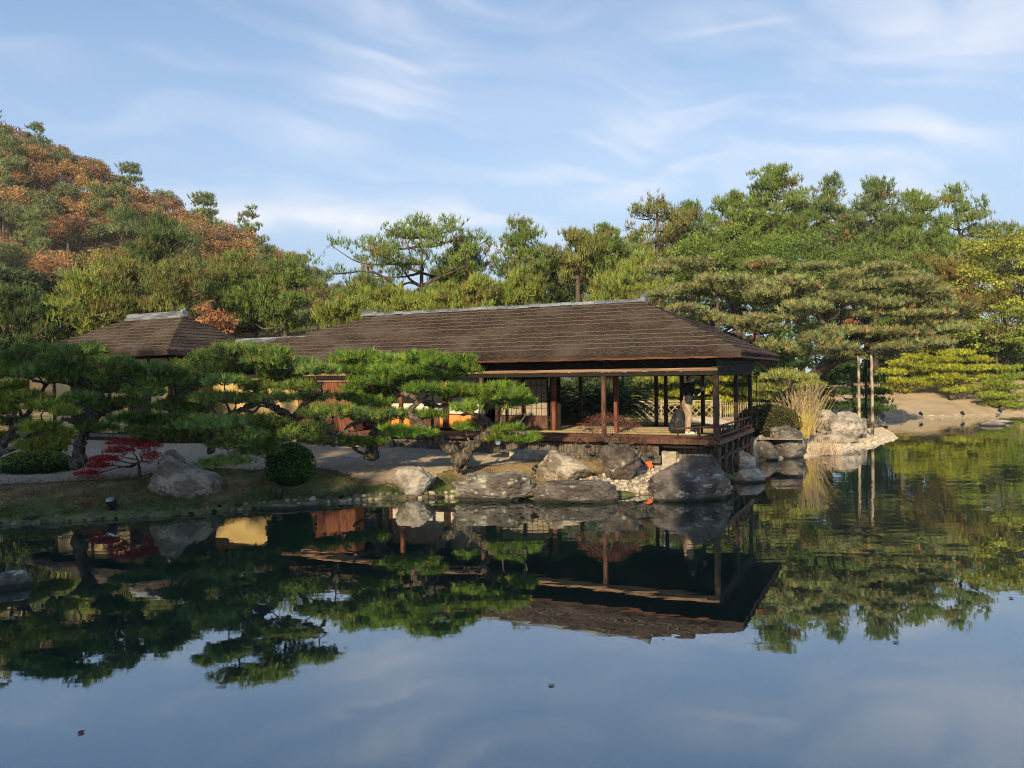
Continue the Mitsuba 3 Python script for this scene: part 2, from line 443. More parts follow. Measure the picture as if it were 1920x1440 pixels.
yard_px = [(-40, 905), (150, 895), (235, 890), (330, 880), (400, 876), (470, 878), (600, 874), (720, 880), (800, 878), (850, 868), (930, 866), (1010, 858)]
YARD = shapely.Polygon([tuple(onz(u, v, .6)[:2]) for u, v in yard_px] + [(2.6, 22.6), (-8.5, 28.5), (-14, 30), (-24, 31), (-24, 22)])
shapely.prepare(YARD)
setting('gravel_yard', sheet(np.arange(-24, 4, .12), np.arange(17, 33, .12), lambda x, y: height(x, y) + .012 + .012 * meshkit.fbm(np.stack([x * 2, y * 2, 0 * x], -1), 3, 8),
                             lambda x, y: shapely.contains_xy(YARD, x + .25 * (meshkit.fbm(np.stack([x * 1.5, y * 1.5, 0 * x], -1), 3, 9) - .5), y)), 'mat_gravel', 'raked pale grey gravel yard in front of the pavilion')


# the wooded hill
HX0 = onz(0, 500, 0)


def hill_z(x, y):
    ridge = np.interp(x, [-400, -180, -102, -86, -74, -62, -50, -42, -34, -24, -10], [80, 66, 48.5, 41, 33.5, 28.5, 23.5, 19, 13, 7, .5])
    ramp = sst(66, 165, y)
    n = meshkit.fbm(np.stack([x * .035, y * .035, 0 * x], -1), 3, 31) - .5
    spur = .2 * np.sin(x * .09 + 1.0) * sst(60, 110, y) * sst(170, 130, y)
    return np.clip(ridge * (ramp + spur * .35) + n * 9 * ramp * (ridge > 3), .4, None)


setting('hill', sheet(np.arange(-330, 0.1, 4), np.arange(62, 330.1, 4), hill_z), 'mat_earth', 'steep wooded hillside rising at the left behind the roofs')
setting('distant_hill', sheet(np.arange(-190, -40, 3), np.arange(240, 340, 4), lambda x, y: np.clip(np.interp(x, [-190, -120, -84, -66, -48, -40], [52, 50, 38, 28, 10, 0]) * sst(236, 285, y), .2, None)), 'mat_lawn',
        'distant brown hill in the gap between the woods')

# ------------------------------------------------------------------ stones along the shore
_rock_cache = {}
ICO = {k: trimesh.creation.icosphere(subdivisions=k) for k in (1, 2, 3, 4, 5)}


def rock(size, seed, sub=4, planes=16, rough=.10, profile=None, lo=.72):
    r = np.random.default_rng(seed)
    d = np.array(ICO[sub].vertices)
    N = unit(r.normal(size=(planes, 3))); N[:, 2] *= .75; N = unit(N)
    O = r.uniform(lo, 1.0, planes)
    q = d @ N.T
    rad = np.min(np.where(q > .15, O / np.maximum(q, .15), 9), 1)
    rad = np.minimum(rad, 1.02 / (np.abs(d) ** 3.6).sum(1) ** (1 / 3.6))
    v = d * rad[:, None]
    if sub > 2:
        o = seed * 7.3
        n1 = meshkit.fbm(v * 1.7 + o, 5, seed % 50) - .5
        n2 = np.abs(meshkit.fbm(v * 3.4 + o + 5, 4, seed % 40) - .5)
        v = v * (1 + rough * 2.4 * n1 - rough * 1.6 * (.12 - n2).clip(0)[:, None][:, 0] * 3)[:, None]
        v += d * (rough * .35 * (meshkit.fbm(v * 9 + o, 3, 7) - .5))[:, None]
    v /= np.abs(v).max(0)
    if profile is not None:
        v[:, 2] = np.where(v[:, 2] > -.5, -.5 + (v[:, 2] + .5) * profile(v[:, 0], v[:, 1]), v[:, 2])
    return v * np.asarray(size) / 2, np.array(ICO[sub].faces)


ROCKFEET = []


def place_rock(label, u0, u1, vt, vb, mat_, seed, zb=0.0, depth=.8, sink=.12, profile=None, rough=.10, rot=0.0, lo=.74, Y=None, cat_='rock', planes=16):
    """A rock seen between u0 and u1, from vt at its top to vb at its foot, which is on the level zb."""
    foot = onz((u0 + u1) / 2, vb, zb) if Y is None else at((u0 + u1) / 2, vb, Y)
    k = foot[1] / FPX
    w, h = (u1 - u0) * k * 1.04, (vb - vt) * k + sink
    dep = w * depth
    v, f = rock((w / max(.75, abs(math.cos(rot)) + .2 * abs(math.sin(rot))), dep, h), seed, 5 if (u1 - u0) > 90 else 4 if (u1 - u0) > 46 else 3, planes, rough, profile, lo)
    c, s = math.cos(rot), math.sin(rot)
    v = v @ np.array([[c, s, 0], [-s, c, 0], [0, 0, 1]])
    v = v - [0, 0, v[:, 2].min()]
    v[:, 2] *= h / v[:, 2].max()
    ctr = foot + np.array([0, dep * .42, -sink])
    v = v + ctr
    col = rock_color(v, mat_)
    if Y is None and zb <= .05:                                  # the wet, algae-stained band at the waterline
        e = .07 + .06 * meshkit.fbm(v * 3, 3, 5)
        k = sst(e, e * .45, v[:, 2])[:, None]
        col = col * (1 - k) + (np.array([.028, .030, .022])) * k
    ROCKFEET.append((foot[0], foot[1] + dep * .42, w / 2, dep / 2, zb))
    return single('rock', (v, f), 'mat_vc', label, cat_, True, None, col)


place_rock('large saddle-shaped tan boulder with pale streaks beside the red maple shrub', 262, 402, 846, 944, 'mat_rock_tan', 3, .10, .7, .25,
           lambda x, y: np.interp(x, [-1, -.75, -.5, -.3, 0, .3, .6, .85, 1], [.35, .78, 1.08, 1.02, .72, .56, .60, .52, .3]), .07, lo=.93)
place_rock('whitish cracked boulder between the clipped round bush and the lichen-covered shore rock', 738, 814, 877, 919, 'mat_rock_pale', 11, .20, .7, .2, rough=.13)
place_rock('long dark shore rock with pale green lichen at the waterline', 842, 1006, 889, 941, 'mat_rock_lichen', 23, 0, .55, .25, lambda x, y: np.interp(x, [-1, -.6, 0, .5, 1], [1.0, .95, .8, 1.0, .8]), .14, lo=.88)
place_rock('low flat dark rock lying at the edge of the white pebble beach', 1000, 1164, 905, 944, 'mat_rock_dark', 34, 0, .55, .2, None, .09, lo=.92)
place_rock('tan and dark wedge-shaped boulder behind the flat shore rock', 1006, 1116, 848, 903, 'mat_rock_tan', 47, .28, .75, .2, lambda x, y: np.interp(x, [-1, -.6, .2, .6, 1], [1.0, 1.05, .9, .7, .35]), .13)
place_rock('lumpy dark rock at the foot of the rust-coloured maple', 1124, 1206, 834, 897, 'mat_rock_dark', 58, .30, .8, .2, None, .2)
place_rock('biggest dark shore boulder in front of the corner post of the pavilion', 1224, 1384, 857, 941, 'mat_rock_dark', 61, 0, .7, .3, lambda x, y: np.interp(x, [-1, -.7, -.2, 0, .35, .8, 1], [.70, .80, .82, 1.0, 1.0, .92, .7]), .10, lo=.93)
place_rock('small tan rock beneath the edge of the pavilion deck', 1366, 1420, 848, 882, 'mat_rock_tan', 72, .02, .9, .15)
place_rock('low flat rock in the water right of the biggest shore boulder', 1378, 1441, 881, 906, 'mat_rock_tan', 83, 0, .7, .15, None, .16)
place_rock('narrow brown rock between the pavilion and the grey boulder', 1414, 1456, 816, 862, 'mat_rock_tan', 88, 0, .9, .2)
place_rock('rounded grey shore boulder below the dark shrub', 1450, 1519, 798, 860, 'mat_rock_grey', 95, 0, .8, .25, None, .10, lo=.75)
place_rock('jagged pale sunlit boulder at the root of the sandy point', 1524, 1582, 768, 812, 'mat_rock_pale', 104, .22, .9, .2, None, .16)
place_rock('broad pale sunlit boulder behind the round one on the sandy point', 1556, 1630, 772, 818, 'mat_rock_pale', 115, .25, .8, .2, None, .18)
place_rock('round cracked grey boulder lying on the sandy point', 1588, 1640, 784, 821, 'mat_rock_pale', 126, .12, .9, .08, None, .11)
place_rock('dark shaded boulder behind the support poles', 1594, 1672, 757, 801, 'mat_rock_dark', 133, .1, .7, .2, None, .10)
place_rock('grey stone lying half in the water beyond the sandy point', 1640, 1670, 788, 802, 'mat_rock_grey', 139, 0, .8, .1)
place_rock('flat pale stone in the water off the far lawn, right one', 1856, 1908, 788, 794, 'mat_rock_pale', 144, 0, .8, .25, None, .05, lo=.9)
place_rock('flat pale stone in the water off the far lawn, nearer one', 1850, 1892, 792, 799, 'mat_rock_pale', 148, 0, .8, .25, None, .05, lo=.9)
place_rock('dark tan stone breaking the water surface at the left edge', -50, 40, 1078, 1108, 'mat_rock_lichen', 151, 0, .9, .2, None, .10)
place_rock('small grey stone beside the trunk of the middle pine', 716, 737, 818, 842, 'mat_rock_tan', 163, .66, .8, .1, None, .15)
place_rock('long flat weathered log-like stone at the waterline of the sandy point', 1538, 1617, 814, 833, 'mat_rock_tan', 171, .05, .45, .1, None, .05, lo=.85)
place_rock('flat slate slab at the foot of the bank below the round bush', 484, 566, 946, 956, 'mat_rock_grey', 177, 0, .4, .1, None, .05, lo=.9)
place_rock('bluish flat slab beside the slate slab on the shore', 560, 600, 944, 953, 'mat_rock_grey', 181, 0, .5, .1, None, .05, lo=.9)
place_rock('flat grey stone lying on the bank left of the red maple shrub', 118, 176, 876, 886, 'mat_rock_grey', 186, .45, .6, .1, None, .05, lo=.9)
for i, (u0, u1, vt, vb, d) in enumerate([(1392, 1412, 836, 862, 'left'), (1440, 1462, 842, 864, 'right')]):
    place_rock(f'small foot stone under the posts at the pavilion corner, {d} one', u0, u1, vt, vb, 'mat_rock_tan', 190 + i, 0, .9, .15, None, .12)

place_rock('tan rock wedged behind the stilts under the end of the veranda', 1346, 1402, 828, 868, 'mat_rock_tan', 205, 0, .8, .2, None, .12, Y=23.4)
place_rock('grey rock behind the farther stilts of the veranda', 1394, 1434, 822, 862, 'mat_rock_grey', 207, 0, .8, .2, None, .12, Y=25.6)

# the row of fist-sized stones edging the shore, and the pebble beach
rng = np.random.default_rng(5)
STONES = [rock((1, 1, 1), 200 + i, 1, 12) for i in range(8)]


def stone_at(parent, name, p, size, col, stretch=(1.25, .9, .75)):
    v, f = STONES[rng.integers(8)]
    a = rng.uniform(0, 6.28); c, s = math.cos(a), math.sin(a)
    v = v * (np.array(stretch) * size * rng.uniform(.8, 1.2, 3)) @ np.array([[c, s, 0], [-s, c, 0], [0, 0, 1]])
    part(parent, name, (v + p, f), 'mat_vc', True, None, np.broadcast_to(col, v.shape))


line = shapely.LineString(SHORE[:9])
s = 0.0
while s < line.length:
    p = line.interpolate(s); q = line.interpolate(min(s + .05, line.length))
    t = unit(np.array([q.x - p.x, q.y - p.y])) if s + .05 < line.length else np.array([1.0, 0])
    nrm = np.array([-t[1], t[0]])
    pale = sst(-6.4, -5.0, p.x)
    sz = rng.uniform(.09, .17) * (.8 + .25 * pale)
    for row in range(2 if rng.random() < .35 + .6 * pale else 1):
        xy = np.array([p.x, p.y]) + nrm * (.05 + .13 * row + rng.uniform(-.03, .03))
        g = tint(rng, 1, np.array((.10, .085, .065)) * (1 - pale) + np.array((.19, .165, .13)) * pale, .1, .9)
        stone_at('garden_bank', 'stone', np.array([xy[0], xy[1], .02 + .08 * row]), sz, g)
    s += sz * 1.15

PEB = shapely.Polygon([tuple(onz(u, v, z)[:2]) for u, v, z in [(1000, 915, .05), (1150, 928, .0), (1215, 931, -.02), (1245, 915, .0), (1300, 885, .12), (1340, 868, .2), (1290, 862, .3), (1215, 868, .3), (1195, 888, .25), (1120, 902, .2), (1020, 896, .25)]])
x0, y0, x1, y1 = PEB.bounds
c = rng.uniform([x0, y0], [x1, y1], (9000, 2)); c = c[shapely.contains_xy(PEB, c[:, 0], c[:, 1])]
c = c[rng.permutation(len(c))]
keep = []
from scipy.spatial import cKDTree
taken = np.zeros(len(c), bool); tr = cKDTree(c)
for i in range(len(c)):
    if not taken[i]:
        keep.append(i); taken[tr.query_ball_point(c[i], .085)] = True
c = c[keep]; c = c[np.argsort(c[:, 1])]
ph = height(c[:, 0], c[:, 1])
setting('pebble_beach', sheet(np.arange(x0, x1, .1), np.arange(y0, y1, .1), lambda x, y: height(x, y) + .008, lambda x, y: shapely.contains_xy(PEB, x, y)), 'mat_gravel', 'strip of white pebbles between the boulders at the water')
rest = []
for i, (x, y) in enumerate(c):
    col = tint(rng, 1, (.40, .355, .29), .08, .5)
    if i < 280:
        stone_at('pebble_beach', 'pebble', np.array([x, y, ph[i] + .02]), rng.uniform(.07, .13), col)
    else:
        v, f = STONES[rng.integers(8)]
        a = rng.uniform(0, 6.28); cc, ss = math.cos(a), math.sin(a)
        v = v * (np.array([1.25, .9, .75]) * rng.uniform(.07, .12)) @ np.array([[cc, ss, 0], [-ss, cc, 0], [0, 0, 1]]) + [x, y, ph[i] + .02]
        rest.append(((v, f), np.broadcast_to(col, v.shape)))
if rest:
    m, cc = merge(rest)
    part('pebble_beach', 'pebbles', m, 'mat_vc', True, None, cc, kind='stuff')
# pale shingle along the edge of the sandy point
spl = shapely.LineString([tuple(onz(u, v)[:2]) for u, v in [(1520, 857), (1580, 851), (1596, 843), (1640, 839), (1672, 828), (1686, 823)]])
for k in range(150):
    p = spl.interpolate(rng.random() * spl.length)
    xy = np.array([p.x - abs(rng.normal()) * .5, p.y + abs(rng.normal()) * .5])
    stone_at('sand_spit', 'stone', np.array([*xy, height(xy[:1], xy[1:])[0] + .01]), rng.uniform(.06, .16), tint(rng, 1, (.5, .43, .34), .08, .4))
for k in range(70):                      # stones edging the far lawn
    u = 1668 + k * 3.7
    p = onz(u, np.interp(u, [1662, 1740, 1820, 1890, 1930], [785, 783, 781, 778.5, 777]) - .4)
    stone_at('far_lawn', 'stone', np.array([p[0], p[1] + .1, .05]), rng.uniform(.14, .26), tint(rng, 1, (.42, .37, .28), .08, .6))

# tufts of grass on the bank
gp = []
while len(gp) < 9500:
    u, v = rng.uniform(0, 1250), rng.uniform(862, 982)
    p = onz(u, v, .3)
    gp.append(p[:2])
gp = np.array(gp)
h = height(gp[:, 0], gp[:, 1])
d = sdist(gp[:, 0], gp[:, 1])
ok = (d > .12) & ~shapely.contains_xy(YARD, gp[:, 0], gp[:, 1]) & ~shapely.contains_xy(PEB, gp[:, 0], gp[:, 1]) & (gp[:, 1] < 22.5)
ok &= meshkit.fbm(np.stack([gp[:, 0] * 1.1, gp[:, 1] * 1.1, 0 * h], -1), 3, 17) > .36
gp, h, d = gp[ok], h[ok], d[ok]
ex = []
for x, y, rx, ry, zb in ROCKFEET:                                # grass grown up round the feet of the boulders
    if zb > .05 and y < 23 and rx > .2:
        a = rng.uniform(0, 6.28, int(70 * rx) + 10)
        ex.append(np.column_stack([x + np.cos(a) * rx * rng.uniform(.95, 1.15, len(a)), y + np.sin(a) * ry * rng.uniform(.9, 1.15, len(a))]))
ex = np.vstack(ex); hx = height(ex[:, 0], ex[:, 1]); dx = sdist(ex[:, 0], ex[:, 1]); k = dx > .1
gp, h, d = np.vstack([gp, ex[k]]), np.concatenate([h, hx[k]]), np.concatenate([d, dx[k]])
g = sst(1.5, .2, d)[:, None]
m, cc = tufts(np.column_stack([gp, h]), np.tile([0, 0, 1.0], (len(gp), 1)), 16, .085, .010, .55, (np.array([.15, .11, .05]) * (1 - g) + np.array([.06, .12, .025]) * g) * rng.uniform(.5, 1.4, (len(gp), 1)), rng, .06)
single_key = 'bank_grass'
scene[single_key] = shape(m, 'mat_leaf', False, None, cc)
labels[single_key] = {'label': 'short mossy grass and dry turf growing on the bank at the water', 'kind': 'stuff', 'category': 'grass'}
# ------------------------------------------------------------------ the pavilion: x = -s along the front, y = t to the back, z up
ANG = math.radians(-26.1)
PAV = np.eye(4); PAV[:2, :2] = [[math.cos(ANG), -math.sin(ANG)], [math.sin(ANG), math.cos(ANG)]]; PAV[:3, 3] = [5.2, 20.4, 0]
pavilion = thing('garden_pavilion', 'long wooden pavilion with brown shingled hip roof and open veranda over the water', 'pavilion')
rng = np.random.default_rng(77)


def pbox(name, s0, s1, t0, t1, z0, z1, m, ch=0.0, parent=pavilion, **kw):
    b = box(-s1, -s0, t0, t1, z0, z1, ch)
    return part(parent, name, xf(b, PAV), m, False, **kw)


def P3(s, t, z):
    return PAV[:3, :3] @ np.array([-s, t, z]) + PAV[:3, 3]


def hip_roof(holder, M, rect, ridge, ze, zr, n, step=None, thick=.11, wave=.012, mats=('mat_shingle', 'mat_batten', 'mat_eave'), lift=.035, flare=.0, seed=1):
    """Courses of shingle from eave rectangle (x0, x1, y0, y1) to the ridge ((xa, xb), y)."""
    (x0, x1, y0, y1), (xa, xb, yr) = rect, ridge

    def ring(f, dz=0.0, out=0.0, per=110, nf=None):
        nf = f if nf is None else nf
        c = np.array([[x0 - out, y0 - out], [x1 + out, y0 - out], [x1 + out, y1 + out], [x0 - out, y1 + out]]); r = np.array([[xa, yr - .02], [xb, yr - .02], [xb, yr + .02], [xa, yr + .02]])
        q = c + (r - c) * f
        z = ze + (zr - ze) * f - flare * 4 * f * (1 - f) + dz
        pts = []
        for i in range(4):
            a, b = q[i], q[(i + 1) % 4]
            L = np.linspace(0, 1, per, endpoint=False)[:, None]
            pts.append(np.hstack([a + (b - a) * L, np.full((per, 1), z)]))
        p = np.vstack(pts)
        w = meshkit.fbm(np.column_stack([p[:, :2] * .9, np.full(len(p), nf * 37 + seed)]), 3, 4) - .5
        w2 = meshkit.fbm(np.column_stack([p[:, :2] * 11, np.full(len(p), nf * 91 + seed)]), 2, 9) - .5
        p[:, 2] += w * wave * 2.2 + w2 * wave * 1.5
        return p

    def band(rings):
        k = len(rings[0]); v = np.vstack(rings); f = []
        for j in range(len(rings) - 1):
            i = np.arange(k); a, b = j * k + i, j * k + (i + 1) % k
            f += [np.stack([a, b, b + k], 1), np.stack([a, b + k, a + k], 1)]
        return v, np.vstack(f)

    roof = holder + '__roof'
    scene[roof] = shape(xf(band([ring(0, -thick, -.02), ring(0, -.02, .0), ring(.985, -.02), ring(.985, -.06)]), M), mats[0], False)   # the bed under the courses
    fs = np.linspace(0, 1, n + 1)
    for k in range(n):
        f0, f1 = fs[k], fs[k + 1]
        up = lift + (.10 if step is not None and k == step else 0)
        under = .012 if step is None or k != step else .0
        rr = [ring(f0 - .004 - (.012 if step is not None and k == step else 0), -.01, nf=f0), ring(f0, up), ring(f0 + (f1 - f0) * .5, up * .55 + .012, nf=f0), ring(f1 + .002, .010, nf=f0)]
        part(roof, 'shingle_course', xf(band(rr), M), mats[0], False)
        if k and k != step:                                     # the pale split-bamboo strip holding the course
            p = ring(f0 + .003, up + .010, nf=f0)
            p = np.vstack([p, p[:1]])
            part(roof, 'batten', xf(tube(p, .0135, 3, cap=False), M), mats[1], True)
    fas = [ring(0, -thick - .045, -.035), ring(0, -thick - .045, -.01), ring(0, -thick, -.005), ring(0, -thick, -.06)]
    part(holder, 'eave_board', xf(band(fas), M), mats[2], False)
    return roof


# walls and frames first (dark structure under the roof)
rectE = (-18.0, .75, -.65, 6.15)
roof = hip_roof(pavilion, PAV, rectE, (-12.3, -2.75, 2.7), 3.40, 5.05, 13, step=6, seed=3)
ceil_ = [np.array([[-17.6, -.35, 3.27], [.45, -.35, 3.27], [.45, 5.85, 3.27], [-17.6, 5.85, 3.27], [-17.6, -.35, 3.22], [.45, -.35, 3.22], [.45, 5.85, 3.22], [-17.6, 5.85, 3.22]]), np.array([[0, 1, 2], [0, 2, 3], [4, 6, 5], [4, 7, 6]])]
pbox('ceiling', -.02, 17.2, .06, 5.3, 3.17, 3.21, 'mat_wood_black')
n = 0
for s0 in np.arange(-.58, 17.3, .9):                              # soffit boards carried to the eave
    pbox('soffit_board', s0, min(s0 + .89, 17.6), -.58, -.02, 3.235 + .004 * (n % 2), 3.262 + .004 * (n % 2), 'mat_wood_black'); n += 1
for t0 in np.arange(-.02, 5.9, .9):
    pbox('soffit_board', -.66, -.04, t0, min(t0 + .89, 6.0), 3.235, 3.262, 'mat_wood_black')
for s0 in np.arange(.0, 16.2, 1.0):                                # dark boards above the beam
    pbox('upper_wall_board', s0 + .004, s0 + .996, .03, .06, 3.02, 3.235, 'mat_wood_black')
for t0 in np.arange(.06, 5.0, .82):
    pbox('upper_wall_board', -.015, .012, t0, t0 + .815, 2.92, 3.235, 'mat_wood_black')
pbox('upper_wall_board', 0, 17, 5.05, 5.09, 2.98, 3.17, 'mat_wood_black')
# ridge: round cap tiles on a flat course
for k in range(26):
    a = np.linspace(-12.36 + k * .3705, -12.36 + (k + 1) * .3705 - .012, 2)
    arc = np.linspace(-.1, math.pi + .1, 9)
    prof = np.stack([np.cos(arc) * .125, np.sin(arc) * .10], 1)
    lift = rng.normal() * .006
    v = np.array([[x, 2.7 + p[0], 5.055 + lift + p[1]] for x in a for p in prof]); m = len(prof)
    i = np.arange(m - 1)
    f = np.vstack([np.stack([i, i + 1, i + 1 + m], 1), np.stack([i, i + 1 + m, i + m], 1)])
    for e in (0, 1):
        v = np.vstack([v, [[a[e], 2.7, 5.05]]]); j = len(v) - 1
        f = np.vstack([f, np.stack([i * 0 + j, i + e * m, i + 1 + e * m], 1)])
    part(roof, 'ridge_tile', xf((v, f), PAV), 'mat_tile', 40)
part(roof, 'ridge_end', xf(cat([tube([[-2.74, 2.7, 5.10], [-2.62, 2.7, 5.12], [-2.60, 2.7, 5.12]], [.13, .15, .10], 14), tube([[-2.62, 2.7, 5.22], [-2.62, 2.7, 5.30]], [.05, .03], 8)]), PAV), 'mat_tile', 40)
for s0, t0, z0, L in ((12.65, 2.7, 5.16, .62), (16.1, 3.6, 4.23, .95), (18.3, 4.2, 3.83, .8)):       # little ridges of the roofs behind
    part(roof, 'ridge_cap', xf(cat([box(-s0 - L / 2, -s0 + L / 2, t0 - .16, t0 + .16, z0 - .12, z0 - .03), tube([[-s0 - L / 2, t0, z0], [-s0 + L / 2, t0, z0]], .09, 10), tube([[-s0 - L / 2 + .02, t0 - .1, z0 + .06], [-s0 - L / 2 + .02, t0 + .1, z0 + .10]], [.05, .03], 7)]), PAV), 'mat_tile', 40)
# beams and posts
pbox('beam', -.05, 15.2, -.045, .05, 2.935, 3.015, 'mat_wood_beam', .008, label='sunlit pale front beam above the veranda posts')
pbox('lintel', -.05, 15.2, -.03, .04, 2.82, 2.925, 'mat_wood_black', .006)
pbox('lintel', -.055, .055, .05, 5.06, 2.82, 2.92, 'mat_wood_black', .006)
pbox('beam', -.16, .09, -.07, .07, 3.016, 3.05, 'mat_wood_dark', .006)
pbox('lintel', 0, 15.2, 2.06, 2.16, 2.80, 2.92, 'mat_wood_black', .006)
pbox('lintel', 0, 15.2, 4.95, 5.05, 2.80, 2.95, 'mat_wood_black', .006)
for i, t0 in enumerate((1.1, 3.1, 4.1)):
    pbox('tie_beam', -.01, 15.2, t0, t0 + .08, 3.02, 3.16, 'mat_wood_black')


def post(s, t, z0, z1, w=.062, m='mat_wood_dark'):
    pbox('post', s - w, s + w, t - w, t + w, z0, z1, m, .010)


for s_, t_, m_ in ((0, 0, 'mat_wood_dark'), (3.02, 0, 'mat_wood_brown'), (6.78, 0, 'mat_wood_brown'), (9.6, 0, 'mat_wood_red'), (0, 2.72, 'mat_wood_dark'), (0, 5.0, 'mat_wood_dark')):
    post(s_, t_, 1.16, 2.82, .068 if (s_, t_) == (0, 0) else .056, m_)
for s_ in (1.4, 3.38, 5.39):
    post(s_, 2.11, 1.16, 2.80, .062, 'mat_wood_red' if s_ > 3 else 'mat_wood_dark')
for s_ in (7.35, 9.3, 12.0):
    post(s_, 2.11, 1.16, 2.80, .062, 'mat_wood_dark')
for s_ in (1.45, 2.65, 2.97, 4.4, 5.6, 7.4):
    post(s_, 4.95, 1.16, 2.80, .055, 'mat_wood_dark')
for x_, y_ in ((.13, 2.4), (.13, 4.9)):                            # thin rain chains beside the posts
    part(pavilion, 'rod', xf(tube([[x_ - .0, y_ + .55, 1.12], [x_, y_ + .55, 2.9]], .012, 6), PAV), 'mat_wood_dark', True)
# floor: outer veranda boards, then mats
for k in range(9):
    pbox('veranda_board', -.06, 14.2, -.06 + k * .135, -.06 + k * .135 + .131, 1.105, 1.15 + .003 * (k % 3 - 1), 'mat_wood_deck')
for k in range(5):
    pbox('veranda_board', -.06 + k * .135, -.06 + k * .135 + .131, 1.165, 5.05, 1.105, 1.15 + .003 * (k % 2), 'mat_wood_dark')
pbox('floor_sill', .62, 14.2, 1.16, 1.26, 1.08, 1.172, 'mat_wood_dark', .006)
k = 0
for s0 in np.arange(.64, 7.2, 1.9):
    for t0, t1 in ((1.265, 2.18), (2.19, 3.1), (3.11, 4.02), (4.03, 4.90)):
        mt = pbox('tatami_mat', s0, s0 + 1.89, t0, t1 - .004, 1.10, 1.165, 'mat_tatami')
        for e in (t0 + .002, t1 - .034):
            b = box(-s0 - 1.885, -s0 - .005, e, e + .028, 1.1655, 1.1675)
            part(mt, 'edge_band', xf(b, PAV), 'mat_wood_black', False)
pbox('floor_slab', .05, 14.2, .02, 5.0, 1.0, 1.095, 'mat_wood_black')
pbox('rear_sill', .6, 14.2, 4.93, 5.06, 1.1, 1.22, 'mat_wood_grey')
pbox('edge_beam', -.085, 14.2, -.10, -.065, 1.03, 1.142, 'mat_wood_brown', .006)
pbox('edge_beam', -.10, -.062, -.06, 5.12, 1.03, 1.142, 'mat_wood_brown', .006)
pbox('edge_beam', -.17, .3, -.075, .05, .985, 1.028, 'mat_wood_dark', .006)
# weathered skirting planks with dark vents below the veranda
s0 = 1.55
while s0 < 11.2:
    w = rng.uniform(.17, .24)
    pbox('skirting_plank', s0, s0 + w - .008, .16, .185 + rng.uniform(0, .008), .70, 1.0, 'mat_wood_grey')
    s0 += w
for s0 in (2.2, 3.55, 4.95, 6.3, 7.7, 8.4, 9.5):
    a = np.array([[-.13, 0], [0, .055], [.13, 0], [0, -.055]])
    v = np.array([[-s0 + p[0], y, .88 + p[1]] for y in (.150, .158) for p in a])
    part(pavilion, 'vent', xf((v, np.array([[0, 1, 2], [0, 2, 3], [4, 6, 5], [4, 7, 6], [0, 4, 5], [0, 5, 1], [1, 5, 6], [1, 6, 2], [2, 6, 7], [2, 7, 3], [3, 7, 4], [3, 4, 0]])), PAV), 'mat_wood_black', False)
pbox('skirting_rail', 1.5, 11.2, .13, .20, .64, .695, 'mat_wood_grey', .006)
pbox('foundation_beam', 1.5, 14.2, .10, .22, .50, .635, 'mat_wood_grey', .008)
for k in range(24):                                                # upright slats under the left end
    s0 = 11.3 + k * .075
    pbox('skirting_slat', s0, s0 + .04, .16, .19, .62, 1.0, 'mat_wood_grey')
pbox('skirting_back', 11.25, 14.2, .5, .52, .5, 1.0, 'mat_wood_black')
for i, (a, b, z1) in enumerate(((.55, 1.12, .62), (1.13, 1.53, .80), (1.2, 1.9, .55))):
    pbox('foundation_stone', a, b, .30 + .03 * i, .75, .05, z1, 'mat_stone_cut', .015)
b = box(-1.1, 0.0, .62, .75, -.2, .96, .0)
for k in range(4):
    pbox('retaining_board', .02 + k * .28, .295 + k * .28, .60 + .02 * k, .64 + .02 * k, -.1, .95, 'mat_wood_grey')
pbox('floor_joist', .0, 1.4, .05, .12, .93, 1.0, 'mat_wood_black')
for t_ in (.0, .95, 1.85, 2.72, 3.6, 4.3, 5.0):
    pbox('stilt', -.055, .055, t_ - .055, t_ + .055, -.35, 1.03, 'mat_wood_dark', .008)
for t_ in (1.4, 3.2, 4.7):
    pbox('stilt', .75, .85, t_ - .05, t_ + .05, -.35, 1.03, 'mat_wood_dark', .008)
pbox('side_beam', -.03, .03, .06, 4.95, .62, .70, 'mat_wood_dark')
# low railing of round poles along the water side
rail = pavilion + '__railing'
scene[rail] = shape(xf(tube(curve([[0.02, .05, 1.50], [.02, 2.5, 1.50], [.02, 5.05, 1.51]], 6), .026, 8), PAV), 'mat_wood_brown', True)
part(rail, 'rail', xf(tube(curve([[0.02, .05, 1.24], [.02, 5.05, 1.24]], 6), .022, 8), PAV), 'mat_wood_brown', True)
part(rail, 'rail', xf(tube(curve([[-1.2, .22, 1.40], [-.5, .10, 1.47], [0, .05, 1.50]], 6), .022, 8), PAV), 'mat_wood_brown', True)
part(rail, 'rail', xf(tube([[-1.25, .3, 1.155], [-.1, .15, 1.16]], .03, 8), PAV), 'mat_wood_dark', True)
for t_ in (.8, 1.35, 2.0, 3.3, 3.9, 4.5):
    part(rail, 'baluster', xf(tube([[.02, t_, 1.15], [.02, t_, 1.5]], .018, 6), PAV), 'mat_wood_dark', True)
part(rail, 'baluster', xf(tube([[-1.05, .22, 1.15], [-1.05, .22, 1.42]], .02, 6), PAV), 'mat_wood_dark', True)
part(rail, 'baluster', xf(tube([[-.45, .1, 1.15], [-.45, .1, 1.47]], .02, 6), PAV), 'mat_wood_dark', True)
